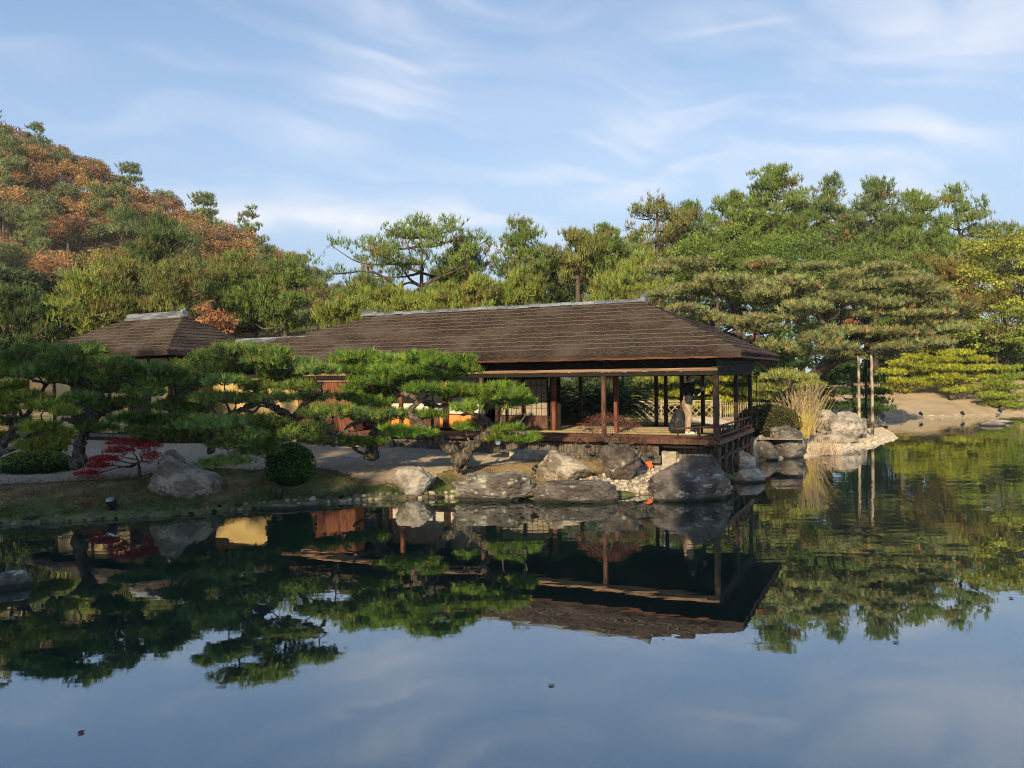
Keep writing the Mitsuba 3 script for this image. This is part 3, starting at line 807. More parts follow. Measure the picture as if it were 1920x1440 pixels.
# back room: paper screens, board panels, white wall over an orange wainscot
for s0, s1 in ((5.62, 6.42), (6.50, 7.28)):
    sc = pavilion + '__' + ('sliding_screen' if s0 < 6 else 'sliding_screen_001')
    scene[sc] = shape(xf(cat([box(-s1, -s1 + .04, 2.17, 2.20, 1.17, 2.80), box(-s0 - .04, -s0, 2.17, 2.20, 1.17, 2.80), box(-s1 + .04, -s0 - .04, 2.17, 2.20, 2.75, 2.80), box(-s1 + .04, -s0 - .04, 2.17, 2.20, 1.17, 1.22)]), PAV), 'mat_wood_dark', False)
    part(sc, 'paper', xf(box(-s1 + .04, -s0 - .04, 2.188, 2.192, 1.62, 2.75), PAV), 'mat_paper', False)
    part(sc, 'panel', xf(box(-s1 + .04, -s0 - .04, 2.18, 2.192, 1.22, 1.60), PAV), 'mat_wood_brown', False)
    for k in range(1, 4):
        x_ = -s1 + .04 + k * (s1 - s0 - .08) / 4
        part(sc, 'lattice_bar', xf(box(x_ - .007, x_ + .007, 2.176, 2.187, 1.62, 2.75), PAV), 'mat_wood_dark', False)
    for k in range(5):
        z_ = 1.61 + k * .235
        part(sc, 'lattice_bar', xf(box(-s1 + .04, -s0 - .04, 2.172, 2.1755, z_, z_ + .014), PAV), 'mat_wood_dark', False)
for s0 in (5.22, 5.40):
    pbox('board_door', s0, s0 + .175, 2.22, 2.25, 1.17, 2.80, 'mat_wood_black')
wall = pbox('room_wall', 8.0, 13.9, 2.30, 2.40, 1.62, 2.82, 'mat_plaster_white', label='cream white plaster wall at the back of the room')
for s0 in np.arange(8.0, 13.8, .40):
    pbox('wainscot_board', s0, s0 + .393, 2.26, 2.30, 1.17, 1.60, 'mat_orange' if 8.3 < s0 + .2 < 9.8 or 10.8 < s0 + .2 < 12.4 else 'mat_wood_brown')
pbox('wall_rail', 8.0, 13.9, 2.25, 2.31, 1.602, 1.645, 'mat_wood_red')
for s0 in (8.0, 9.28, 11.6):
    pbox('post', s0 - .05, s0 + .05, 2.17, 2.255, 1.17, 2.8, 'mat_wood_red')
pbox('end_wall', 13.9, 14.0, .3, 5.0, 1.1, 3.17, 'mat_plaster_yellow')
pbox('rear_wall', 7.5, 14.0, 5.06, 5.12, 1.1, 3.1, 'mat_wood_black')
# shutter case of upright red boards at the left end of the veranda
for k in range(11):
    s0 = 11.45 + k * .205
    pbox('shutter_board', s0, s0 + .198, .02 + .006 * (k % 3), .05 + .006 * (k % 3), 1.18, 2.74 - .0 * k, 'mat_wood_red')
pbox('shutter_cap', 11.35, 13.8, -.03, .10, 2.745, 2.79, 'mat_wood_beam', .006)
pbox('shutter_side', 11.40, 11.445, .0, .45, 1.17, 2.74, 'mat_wood_red')
for s0 in np.arange(13.8, 17.2, .85):
    pbox('side_wall_panel', s0, s0 + .84, .35, .40, 1.0, 3.2, 'mat_plaster_yellow')

single('stepping_stone', xf(box(-5.55, -4.25, -.75, -.32, .55, .80, .02), PAV), 'mat_stone_cut', 'long cut stone step before the veranda with a black lamp on it', 'step')

# ------------------------------------------------------------------ the left pavilion
LP = PAV.copy(); LP[:3, 3] = [-11.4, 26.5, 0]
house = thing('garden_house', 'smaller hip-roofed house with yellow plaster walls behind the left pines', 'house')
hr = hip_roof(house, LP, (-7.9, 0, 0, 4.9), (-4.85, -2.0, 2.45), 3.86, 5.22, 11, seed=9, thick=.12, mats=('mat_shingle', 'mat_batten', 'mat_wood_dark'))
for k in range(9):
    part(hr, 'ridge_tile', xf(tube([[-4.9 + k * .325, 2.45, 5.30 + .004 * (k % 2)], [-4.9 + (k + 1) * .325 - .012, 2.45, 5.30 + .004 * (k % 2)]], .125, 12), LP), 'mat_tile', 40)
part(hr, 'ridge_base', xf(box(-4.95, -1.95, 2.28, 2.62, 5.15, 5.24), LP), 'mat_tile', False)
part(hr, 'ridge_end', xf(cat([tube([[-1.98, 2.45, 5.33], [-1.88, 2.45, 5.35]], [.17, .14], 14), tube([[-1.92, 2.45, 5.44], [-1.92, 2.45, 5.53]], [.05, .02], 8)]), LP), 'mat_tile', 40)


def hbox(name, x0, x1, y0, y1, z0, z1, m, ch=0.0, **kw):
    return part(house, name, xf(box(x0, x1, y0, y1, z0, z1, ch), LP), m, False, **kw)


hbox('ceiling', -7.3, -.6, .6, 4.3, 3.62, 3.66, 'mat_wood_black')
hbox('upper_wall', -7.0, -.85, .80, .86, 3.0, 3.62, 'mat_plaster_yellow')
for x_ in np.arange(-7.0, -.8, 1.03):
    hbox('wall_panel', x_ + .06, x_ + .97, .82, .87, 1.02, 2.94, 'mat_plaster_yellow') if int(round((x_ + 7) / 1.03)) in (0, 2, 3, 5) else hbox('sliding_door', x_ + .06, x_ + .97, .90, .94, 1.02, 2.94, 'mat_wood_black')
    hbox('post', x_ - .055, x_ + .055, .76, .88, .6, 3.62, 'mat_wood_dark', .008)
hbox('post', -.90, -.79, .76, .88, .6, 3.62, 'mat_wood_dark', .008)
hbox('lintel', -7.0, -.85, .77, .89, 2.945, 3.0, 'mat_wood_dark')
for y_ in np.arange(.9, 4.2, 1.1):
    hbox('side_wall_panel', -.86, -.82, y_, y_ + 1.04, 1.0, 3.6, 'mat_plaster_yellow')
    hbox('post', -.88, -.78, y_ + 1.04, y_ + 1.10, .6, 3.6, 'mat_wood_dark')
hbox('side_wall_panel', -7.05, -7.0, .9, 4.3, 1.0, 3.6, 'mat_plaster_yellow')
hbox('rear_wall', -7.0, -.85, 4.25, 4.3, 1.0, 3.6, 'mat_wood_black')
hbox('low_wall', -5.9, -3.3, .55, .66, 1.0, 1.30, 'mat_plaster_yellow', .02, label='low sunlit yellow wall along the foot of the house')
hbox('plinth', -7.2, -.7, .68, 4.4, .4, .99, 'mat_wood_dark')
hbox('veranda_edge', -7.2, -.6, .60, .675, .85, .96, 'mat_wood_grey')
# the corridor between the two
cor = thing('roofed_corridor', 'low shingled corridor roof with a grey tile ridge linking the two roofs', 'corridor')
CM = LP
v = np.array([[-.6, 2.0, 3.75], [5.2, 2.0, 3.75], [5.2, 3.0, 4.20], [-.6, 3.0, 4.20], [-.6, 4.0, 3.75], [5.2, 4.0, 3.75]])
for k in range(4):
    a, b = k / 4, (k + 1) / 4
    q = np.array([[x, 2.0 + f, 3.72 + .45 * f + dz] for (f, dz) in ((a, .0), (a, .03), (b, .006)) for x in (-.6, 5.2)])
    part(cor, 'shingle_course', xf((q, np.array([[0, 1, 3], [0, 3, 2], [2, 3, 5], [2, 5, 4]])), CM), 'mat_shingle', False)
    q = q.copy(); q[:, 1] = 6.0 - q[:, 1]
    part(cor, 'shingle_course', xf((q, np.array([[0, 3, 1], [0, 2, 3], [2, 5, 3], [2, 4, 5]])), CM), 'mat_shingle', False)
for k in range(8):
    part(cor, 'ridge_tile', xf(tube([[.1 + k * .4, 3.0, 4.24], [.1 + k * .4 + .39, 3.0, 4.24]], .11, 10), CM), 'mat_tile', 40)
part(cor, 'wall', xf(box(-.5, 5.0, 2.4, 3.6, .5, 3.7), CM), 'mat_plaster_yellow', False)
# ------------------------------------------------------------------ trees
G_DARK, G_MID, G_YEL = (.038, .075, .020), (.086, .128, .034), (.16, .18, .03)


def dome(n, r, rng):
    """Points over a flattened dome with outward directions; a few below."""
    d = unit(rng.normal(size=(n, 3))); d[:, 2] = np.abs(d[:, 2]) * np.where(rng.random(n) < .84, 1, -.35)
    k = rng.random((n, 1)) ** .45
    bump = 1 + .22 * (meshkit.noise(d * 2.6 + rng.uniform(0, 50)) - .5)[:, None] * 2
    return d * k * np.asarray(r) * bump, d


def needle_pad(c, r, rng, dens, L, W, col, k=14, updir=.9, spread=.46, tip=None):
    n = max(30, int(dens * (r[0] * r[1] * 3.14 + 1.5 * (r[0] + r[1]) * r[2])))
    p, d = dome(n, r, rng)
    a = unit(d * np.array([.8, .8, .6]) + [0, 0, updir])
    cc = tint(rng, n, col, .2, .6)
    if tip is not None:
        y = rng.random(n) < tip[1]
        cc[y] = tint(rng, int(y.sum()), tip[0], .15, .3)
    return tufts(c + p, a, k, L, W, spread, cc, rng, L * .12)


def limb(a, b, r0, r1, rng, wig=.12, sag=.0, n=5):
    a, b = np.asarray(a), np.asarray(b)
    t = np.linspace(0, 1, 5)[:, None]
    P = a + (b - a) * t
    L = np.linalg.norm(b - a)
    P[1:-1] += rng.normal(size=(3, 3)) * wig * L * np.array([1, 1, .6])
    P[1:-1, 2] += sag * L * np.array([.6, 1, .6])
    P = curve(P, n)
    return tube(P, r0 + (r1 - r0) * np.linspace(0, 1, len(P)) ** .8, 7, .16, int(rng.integers(1e6)))


def niwaki(name, label, trunks, pads, seed, col=G_MID, tip=(G_YEL, .12), r0=.17, L=.155, W=.0145, dens=112, k=12, category='pine tree', group=None, deep=.45, bark='mat_bark', padspread=1.0, mounds=4):
    """trunks: polylines of (u, v, Y); pads: (u, v, half width, half height[, extra Y])."""
    rng = np.random.default_rng(seed)
    t = thing(name, label, category, group)
    pts = []
    for i, tr in enumerate(trunks):
        P = curve([at(*q[:3]) for q in tr], 7)
        ra, rb = (r0, r0 * .34) if i == 0 else (r0 * .72, r0 * .25)
        if len(tr[0]) > 3: ra = tr[0][3]
        R = ra + (rb - ra) * np.linspace(0, 1, len(P)) ** .9
        if i == 0:
            R[:5] *= np.linspace(1.32, 1, 5)
        P = P + rng.normal(size=P.shape) * np.minimum(.022, ra * .12)
        part(t, 'trunk', tube(P, R, 10, .13, seed + i), bark, True)
        pts.append(np.column_stack([P, R]))
    pts = np.vstack(pts)
    for q in pads:
        u, v, hw, hh = q[:4]
        Y0 = pts[np.argmin(np.abs(pts[:, 0] / pts[:, 1] - (u - 960) / FPX) + .6 * np.abs((pts[:, 2] - CH) / pts[:, 1] - (707 - v) / FPX)), 1]
        Y = Y0 + (q[4] if len(q) > 4 else rng.uniform(-deep, deep) * 1.6 - .3)
        c = at(u, v, Y)
        s = Y / FPX * padspread
        r = np.array([hw * s, hw * s * rng.uniform(.7, .95), max(hh * s * 1.4, .07)])
        c2 = np.asarray(col) * rng.uniform(.8, 1.2)
        lumps = [needle_pad(c - [0, 0, r[2] * .35], r * [.8, .8, .8], rng, dens * .45, L, W, c2, k, tip=tip)]
        a0 = rng.uniform(0, 6.28)
        for i in range(mounds):
            a = a0 + i * 6.283 / mounds + rng.uniform(-.4, .4)
            lumps.append(needle_pad(c + np.array([math.cos(a), math.sin(a), rng.uniform(-.2, .25)]) * r * .56 - [0, 0, r[2] * .3], r * rng.uniform(.42, .56) * [1, 1, 1.35], rng, dens * .75, L, W, c2 * rng.uniform(.85, 1.15), k, tip=tip))
        m, cc = merge(lumps)
        part(t, 'foliage_pad', m, 'mat_leaf', False, None, cc)
        # the limb carrying the pad, from a near point of the trunk
        low = c - [0, 0, r[2] * .8]
        dd = np.linalg.norm(pts[:, :3] - low, axis=1) + .9 * np.maximum(pts[:, 2] - low[2] + .1, 0)
        j = np.argmin(dd)
        ms = []
        rr = min(pts[j, 3] * .62, .012 + .030 * dd[j] + .01)
        if dd[j] > .15:
            ms.append(limb(pts[j, :3], low + [0, 0, r[2] * .3], max(rr, .016), .012, rng, .10, -.03))
        for _ in range(5):
            a = rng.uniform(0, 6.28); e = low + np.array([math.cos(a) * r[0] * .75, math.sin(a) * r[1] * .75, r[2] * .55])
            ms.append(limb(low + [0, 0, r[2] * .25], e, .012, .005, rng, .12, 0, 3))
        part(t, 'branch', cat(ms), bark, True)
    return t


def taper(pts, ra, rb, n, seed):
    P = curve(pts, n)
    return tube(P, np.linspace(ra, rb, len(P)), 8, .12, seed)


FOLIAGE = 2.05
# --- the trained pines of the near garden
niwaki('garden_pine', 'yellowish low spreading pine at the left edge of the photo above the clipped dark hedge', [[(-30, 905, 17.5), (-5, 850, 17.5), (30, 800, 17.4), (60, 765, 17.3)], [(-5, 850, 17.5, .08), (40, 835, 17.2), (95, 815, 17)]],
       [(50, 742, 52, 15), (84, 760, 48, 14), (120, 771, 24, 10), (10, 748, 32, 14), (4, 767, 26, 11), (74, 800, 46, 14), (112, 812, 26, 13), (8, 822, 24, 12), (-30, 735, 40, 14), (-35, 790, 40, 14), (30, 790, 30, 10), (60, 834, 34, 12), (20, 722, 34, 12), (-5, 700, 40, 12), (100, 832, 30, 12)], 101, (.10, .125, .020), (G_YEL, .4), .13)
niwaki('garden_pine', 'wide dark green layered pine with a thick stump-like trunk left of the red maple shrub', [[(145, 872, 18.8), (148, 835, 18.7), (160, 810, 18.6), (178, 785, 18.5), (190, 750, 18.3), (180, 715, 18.2), (160, 680, 18.1)],
        [(160, 810, 18.6, .09), (140, 792, 18.2), (115, 785, 18)], [(185, 775, 18.5, .1), (225, 755, 18.4), (262, 735, 18.3), (300, 715, 18.2)], [(190, 740, 18.3, .08), (140, 722, 18), (100, 715, 18), (75, 735, 18)]],
       [(84, 657, 52, 14), (150, 655, 50, 13), (210, 678, 38, 12), (48, 680, 42, 12), (95, 689, 48, 12), (152, 690, 52, 14), (226, 691, 48, 13), (290, 690, 42, 14), (170, 707, 48, 12), (236, 716, 62, 15), (300, 714, 48, 12), (150, 746, 34, 13), (230, 752, 38, 11), (200, 762, 30, 10),
        (25, 668, 30, 9), (118, 672, 40, 11), (262, 703, 44, 12), (190, 728, 46, 11), (130, 708, 40, 10), (60, 700, 36, 10), (270, 735, 40, 11), (330, 700, 34, 10), (180, 800, 34, 11)], 102, G_MID, (G_YEL, .05), .15, padspread=1.12)
niwaki('garden_pine', 'slim-stemmed pine with low wide pads in front of the yellow house wall', [[(396, 846, 20.5), (395, 822, 20.5), (398, 795, 20.3), (385, 765, 20.1), (365, 730, 20), (355, 690, 20)], [(396, 818, 20.4, .05), (350, 812, 20), (310, 822, 19.8)]],
       [(358, 684, 38, 13), (340, 717, 50, 14), (330, 786, 62, 14), (288, 787, 42, 13), (308, 816, 58, 13), (250, 781, 48, 12), (380, 705, 42, 12), (372, 760, 36, 12), (350, 750, 44, 12), (410, 800, 42, 11), (268, 806, 36, 10), (360, 812, 40, 11), (318, 760, 44, 12)], 103, G_MID, (G_YEL, .05), .085, padspread=1.12)
niwaki('garden_pine', 'tall twisting pine with thick bent grey limbs rising behind the round bush', [[(514, 868, 19.2), (508, 840, 19), (528, 812, 18.7), (546, 790, 18.5), (522, 768, 18.3), (492, 748, 18.1), (472, 722, 18), (450, 695, 17.9), (440, 668, 17.8)],
        [(546, 792, 18.5, .1), (572, 778, 18.3), (600, 786, 18.2), (622, 812, 18.2), (632, 830, 18.2)], [(492, 748, 18.1, .09), (462, 765, 17.8), (432, 775, 17.6), (405, 792, 17.5)], [(472, 722, 18, .08), (515, 712, 18), (552, 702, 18), (592, 698, 18)], [(546, 790, 18.5, .07), (575, 752, 18.2), (600, 738, 18), (602, 722, 18)]],
       [(440, 654, 58, 15), (492, 660, 52, 13), (396, 668, 38, 12), (460, 682, 54, 14), (540, 682, 56, 14), (592, 691, 42, 12), (420, 712, 40, 12), (482, 722, 38, 14), (560, 721, 42, 14), (440, 746, 46, 12), (400, 790, 70, 15), (470, 790, 62, 15), (520, 801, 50, 14), (550, 812, 46, 12),
        (498, 826, 48, 13), (430, 832, 42, 10), (622, 770, 60, 14), (690, 776, 50, 13), (420, 866, 52, 9, -.8), (520, 700, 44, 12), (505, 672, 46, 12), (420, 690, 40, 12), (455, 815, 44, 11), (580, 800, 40, 11), (482, 845, 46, 10), (585, 742, 36, 11), (395, 745, 36, 11), (515, 745, 40, 11)], 104, G_MID, (G_YEL, .07), .14, padspread=1.12)
niwaki('garden_pine', 'dense pine with a straight dark stump and a broad crown hiding the veranda eave', [[(697, 858, 21.2), (699, 830, 21.2), (705, 800, 21), (716, 770, 20.8), (722, 735, 20.6), (730, 700, 20.4), (727, 672, 20.3)],
        [(706, 790, 21, .11), (725, 830, 20.9), (718, 808, 20.9)], [(722, 742, 20.6, .1), (755, 738, 20.4), (785, 748, 20.2), (812, 762, 20), (850, 758, 20)], [(724, 722, 20.5, .09), (770, 710, 20.3), (800, 692, 20.2), (850, 688, 20.1)], [(705, 800, 21, .08), (680, 790, 20.8), (650, 800, 20.6)]],
       [(670, 666, 48, 15), (735, 673, 56, 15), (790, 668, 44, 13), (860, 673, 36, 13), (650, 694, 48, 12), (710, 701, 52, 14), (770, 696, 46, 13), (830, 701, 60, 12), (874, 690, 32, 12), (810, 726, 70, 13), (680, 726, 48, 13), (850, 736, 42, 11), (740, 776, 52, 13), (790, 776, 48, 13), (642, 826, 52, 13), (600, 824, 38, 12),
        (690, 828, 38, 11), (690, 686, 46, 13), (760, 682, 44, 13), (640, 675, 30, 12), (820, 680, 40, 12), (692, 715, 44, 13), (752, 706, 46, 13), (662, 742, 42, 12), (702, 752, 46, 12), (762, 726, 46, 12), (730, 690, 46, 13)], 105, (.072, .125, .024), (G_YEL, .12), .165)
niwaki('garden_pine', 'forked pine with a deeply cracked V-shaped trunk before the veranda', [[(862, 872, 20.0), (855, 850, 20), (835, 835, 19.9), (812, 818, 19.8), (790, 796, 19.7), (765, 775, 19.6)], [(864, 868, 20, .155), (884, 838, 20), (912, 815, 20), (922, 798, 20), (902, 782, 20), (912, 768, 20), (938, 750, 19.9), (952, 735, 19.8)],
        [(905, 784, 20, .05), (885, 775, 19.9), (868, 778, 19.9)], [(790, 796, 19.7, .09), (770, 770, 19.7), (790, 752, 19.7), (815, 755, 19.7)], [(925, 800, 20, .05), (955, 806, 19.8), (985, 815, 19.6)]],
       [(884, 731, 38, 12), (936, 726, 52, 13), (946, 756, 46, 12), (981, 750, 28, 12), (874, 764, 28, 11), (874, 800, 24, 8), (952, 803, 34, 10), (950, 820, 46, 9), (989, 821, 24, 13), (772, 812, 56, 9), (960, 738, 30, 10), (905, 745, 34, 9), (740, 805, 30, 9)], 106, (.085, .145, .025), (G_YEL, .18), .17)

# --- clipped bushes, maples
def bush(name, label, c, r, seed, col, dens=950, size=.06, category='bush', tip=None):
    rng = np.random.default_rng(seed)
    t = thing(name, label, category)
    n = int(dens * (r[0] * r[1] + r[0] * r[2] + r[1] * r[2]) * 2.2)
    d = unit(rng.normal(size=(n, 3))); d[:, 2] = np.where(d[:, 2] < -.35, -d[:, 2], d[:, 2])
    b = 1 + .10 * (meshkit.fbm(d * 3 + seed, 3, 2) - .5)[:, None] * 2
    P = c + d * np.asarray(r) * (b - .13 * rng.random((n, 1)) ** 2)
    cc = tint(rng, n, col, .2, .5)
    if tip is not None:
        y = (rng.random(n) < tip[1]) & (d[:, 2] > .25); cc[y] = tint(rng, int(y.sum()), tip[0], .15, .3)
    m, k = leaves(P, size, cc, rng)
    part(t, 'foliage', m, 'mat_leaf', False, None, k)
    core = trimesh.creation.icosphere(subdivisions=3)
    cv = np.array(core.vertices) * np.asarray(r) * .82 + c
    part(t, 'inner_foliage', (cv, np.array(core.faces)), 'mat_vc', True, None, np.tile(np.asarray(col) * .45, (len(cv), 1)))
    return t


q = onz(545, 912, .22)
bush('clipped_bush', 'round dark green clipped bush on the bank above the small black lamp', at(545, 877, 19.3), (.61, .60, .59), 301, (.030, .075, .016))
q = onz(48, 908, .35)
bush('clipped_hedge', 'broad clipped hedge with yellowish top at the left edge of the bank', q + [-.15, .7, .32], (.98, .75, .46), 302, (.022, .050, .014), tip=((.12, .14, .02), .55), category='hedge')
q = onz(65, 862, .6)
bush('clipped_bush', 'dark brown-green rounded bush behind the yellow-topped hedge', q + [0, .5, .35], (.62, .55, .48), 303, (.026, .028, .018))
q = onz(352, 838, .62)
bush('low_hedge', 'low dark hedge under the wall of the yellow house', q + [0, .6, .10], (1.2, .35, .28), 304, (.025, .045, .016), category='hedge')
q = onz(640, 838, .64)
bush('azalea_bush', 'low clipped green bush beside the trunk of the dense pine', q + [0, .2, .16], (.55, .42, .26), 305, (.045, .085, .02))
q = onz(1466, 830, .5)
bush('azalea_bush', 'dark brownish shrub growing above the rounded grey boulder', q + [-.2, .9, .55], (1.15, .8, .72), 306, (.055, .055, .022), size=.07)
q = onz(1445, 850, .1)
bush('azalea_bush', 'sparse brown shrub hanging over the water by the pavilion corner', q + [.1, .5, .35], (.5, .4, .35), 307, (.07, .055, .03), size=.06)


def maple(name, label, base, height_, blobs, seed, col, n_leaf, size, r0=.05, twigs=60, category='maple'):
    """blobs: (dx, dy, dz, rx, ry, rz, share) around the base."""
    rng = np.random.default_rng(seed)
    t = thing(name, label, category)
    base = np.asarray(base)
    top = base + [0.02, 0, height_ * .45]
    part(t, 'trunk', taper([base - [0, 0, .1], base + [.04, .02, height_ * .2], top], r0, r0 * .6, 6, seed), 'mat_bark', True)
    ms, P = [], []
    tot = sum(b[6] for b in blobs)
    for b in blobs:
        c = base + np.array(b[:3])
        ms.append(limb(top, c, r0 * .45, r0 * .16, rng, .10, -.02))
        for _ in range(int(twigs / len(blobs))):
            d = unit(rng.normal(size=3)) * np.array(b[3:6]) * rng.uniform(.5, 1.05)
            ms.append(limb(c, c + d, r0 * .13, r0 * .05, rng, .12, 0, 2))
        k = int(n_leaf * b[6] / tot)
        d = unit(rng.normal(size=(k, 3))) * rng.random((k, 1)) ** .4
        d[:, 2] = np.where(rng.random(k) < .7, np.abs(d[:, 2]), d[:, 2])
        P.append(c + d * np.array(b[3:6]))
    part(t, 'branch', cat(ms), 'mat_bark', True)
    P = np.vstack(P)
    m, cc = leaves(P, size, tint(rng, len(P), col, .2, .5), rng, .4)
    part(t, 'foliage', m, 'mat_leaf', False, None, cc)
    return t


q = onz(258, 902, .42)
maple('red_maple', 'low crimson maple shrub with bare grey twigs leaning on the saddle-shaped boulder', q, 1.0, [(-.25, 0, .92, .50, .4, .13, 3), (.2, .1, .82, .38, .4, .16, 2), (-.75, -.1, .52, .42, .35, .14, 3), (-1.15, -.1, .20, .34, .3, .10, 1.6), (-.45, 0, .72, .4, .4, .14, 2), (.35, 0, .55, .25, .3, .2, 1.2), (-.95, 0, .36, .4, .35, .12, 1.6)], 311, (.25, .028, .030), 5600, .046)
q = onz(664, 830, .64)
maple('red_maple', 'small red maple seen behind the stump of the dense pine', q, .8, [(.1, 0, .55, .4, .3, .16, 2), (.35, 0, .45, .3, .3, .14, 1.4), (-.2, 0, .42, .35, .3, .14, 1)], 312, (.30, .025, .03), 900, .042)
q = at(1142, 864, 20.5)
maple('rusty_maple', 'rust-coloured weeping maple with thin grey branches before the veranda edge', q, .9, [(-.05, 0, 1.02, .60, .5, .22, 4), (-.5, 0, .82, .42, .4, .22, 2.4), (.5, 0, .84, .42, .4, .22, 2.4), (.78, 0, .52, .34, .35, .2, 1.4), (-.78, 0, .55, .3, .35, .2, 1.2), (.3, 0, .58, .4, .35, .22, .8), (-.3, 0, .62, .4, .35, .22, .8), (.98, 0, .28, .25, .25, .14, .6)], 313, (.125, .048, .036), 4600, .026, .045, 260)
rng = np.random.default_rng(9)
k = 40
v, f, cc = [], [], []
for u, v_, nm in ((163, 940, 'patch of fallen red leaves on the bank beside the floodlight'),):
    q = onz(u, v_, .28); P = q + rng.normal(size=(130, 3)) * [.12, .10, .012]; P[:, 2] = height(P[:, 0], P[:, 1]) + .03
    m, c_ = leaves(P, .035, tint(rng, 130, (.35, .03, .03), .2, .4), rng, 3)
    scene['fallen_leaves'] = shape(m, 'mat_leaf', False, None, c_)
    labels['fallen_leaves'] = {'label': nm, 'kind': 'stuff', 'category': 'leaves'}
for u, v_, nm, col in ((152, 1373, 'red leaf floating at the bottom left of the pond', (.30, .03, .03)), (1034, 1284, 'pale leaf floating in the middle of the open water', (.45, .38, .30)), (1896, 1121, 'reddish leaf floating at the right edge of the pond', (.28, .06, .05)), (1680, 1204, 'reddish leaf floating below the reflected pine tops', (.3, .09, .05))):
    q = onz(u, v_, .008)
    pts = []
    for i in range(7):                                   # a hand-shaped maple leaf
        a = -1.9 + i * .633
        pts += [(math.sin(a) * .034 * (1 - .05 * abs(i - 3)), math.cos(a) * .034), (math.sin(a + .31) * .013, math.cos(a + .31) * .013)]
    pts = pts[:-1] + [(.002, -.03), (-.002, -.03)]
    mm = trimesh.creation.extrude_polygon(shapely.Polygon(pts).buffer(0), .002, engine='earcut')
    vv = np.array(mm.vertices); vv[:, 2] += 3 * (vv[:, 0] ** 2 + vv[:, 1] ** 2) ; a = rng.uniform(0, 6.28)
    vv = vv @ np.array([[math.cos(a), math.sin(a), 0], [-math.sin(a), math.cos(a), 0], [0, 0, 1]])
    single('floating_leaf', (vv + q, np.array(mm.faces)), 'mat_leaf', nm, 'leaf', False, None, np.broadcast_to(col, vv.shape))

# --- reeds at the sandy point
def reeds(label, u0, u1, vb, zb, seed, col, n, h, plume):
    rng = np.random.default_rng(seed)
    t = thing('pampas_grass', label, 'grass clump')
    c0, c1 = onz(u0, vb, zb), onz(u1, vb, zb)
    ms, cs, pl = [], [], []
    for i in range(n):
        b = c0 + (c1 - c0) * rng.random() + np.array([0, rng.uniform(-.25, .35), 0])
        d = np.array([rng.normal() * .28 + .10, rng.normal() * .2, 1.0]); L = h * rng.uniform(.6, 1.05)
        P = b + np.outer(np.linspace(0, 1, 5), d * L); P[:, 0] += np.linspace(0, 1, 5) ** 2 * L * rng.normal() * .16
        m = tube(P, np.linspace(.010, .003, 5), 3, cap=False)
        ms.append((m, np.tile(tint(rng, 1, col, .12, .5), (len(m[0]), 1))))
        if rng.random() < plume:
            C = P[-1] - np.outer(rng.random(26) * .42, unit(P[-1] - P[-2]))
            pl.append(tufts(C, np.tile(unit(P[-1] - P[-2]), (26, 1)), 4, .10, .009, .3, np.tile((.42, .33, .24), (26, 1)), rng, .01))
    m, c = merge(ms); part(t, 'stalks', m, 'mat_leaf', False, None, c, kind='stuff')
    if pl:
        m, c = merge(pl); part(t, 'plumes', m, 'mat_leaf', False, None, c, kind='stuff')


reeds('tall pampas grass with feathery tan plumes on the point beside the pavilion', 1486, 1528, 815, .45, 321, (.27, .215, .11), 190, 1.95, .30)
reeds('yellow dry grass clump at the foot of the pampas plumes', 1494, 1514, 822, .4, 322, (.27, .215, .065), 150, 1.0, 0)
reeds('fallen dry reed stalks between the grey boulder and the sandy point', 1512, 1572, 852, .05, 323, (.30, .22, .14), 90, .55, 0)

FOLIAGE = 2.1
# --- tall natural pines and broadleaf trees behind
def shoot_clump(c, r, n, rng, L, W, col, k, up=1.1, spread=.38):
    d = unit(rng.normal(size=(n, 3))); d[:, 2] = np.abs(d[:, 2]) * np.where(rng.random(n) < .8, 1, -.6)
    P = c + d * r * rng.random((n, 1)) ** .5
    return tufts(P, unit(d * .8 + [0, 0, up]), k, L, W, spread, tint(rng, n, col, .16, .3), rng, L * .15)


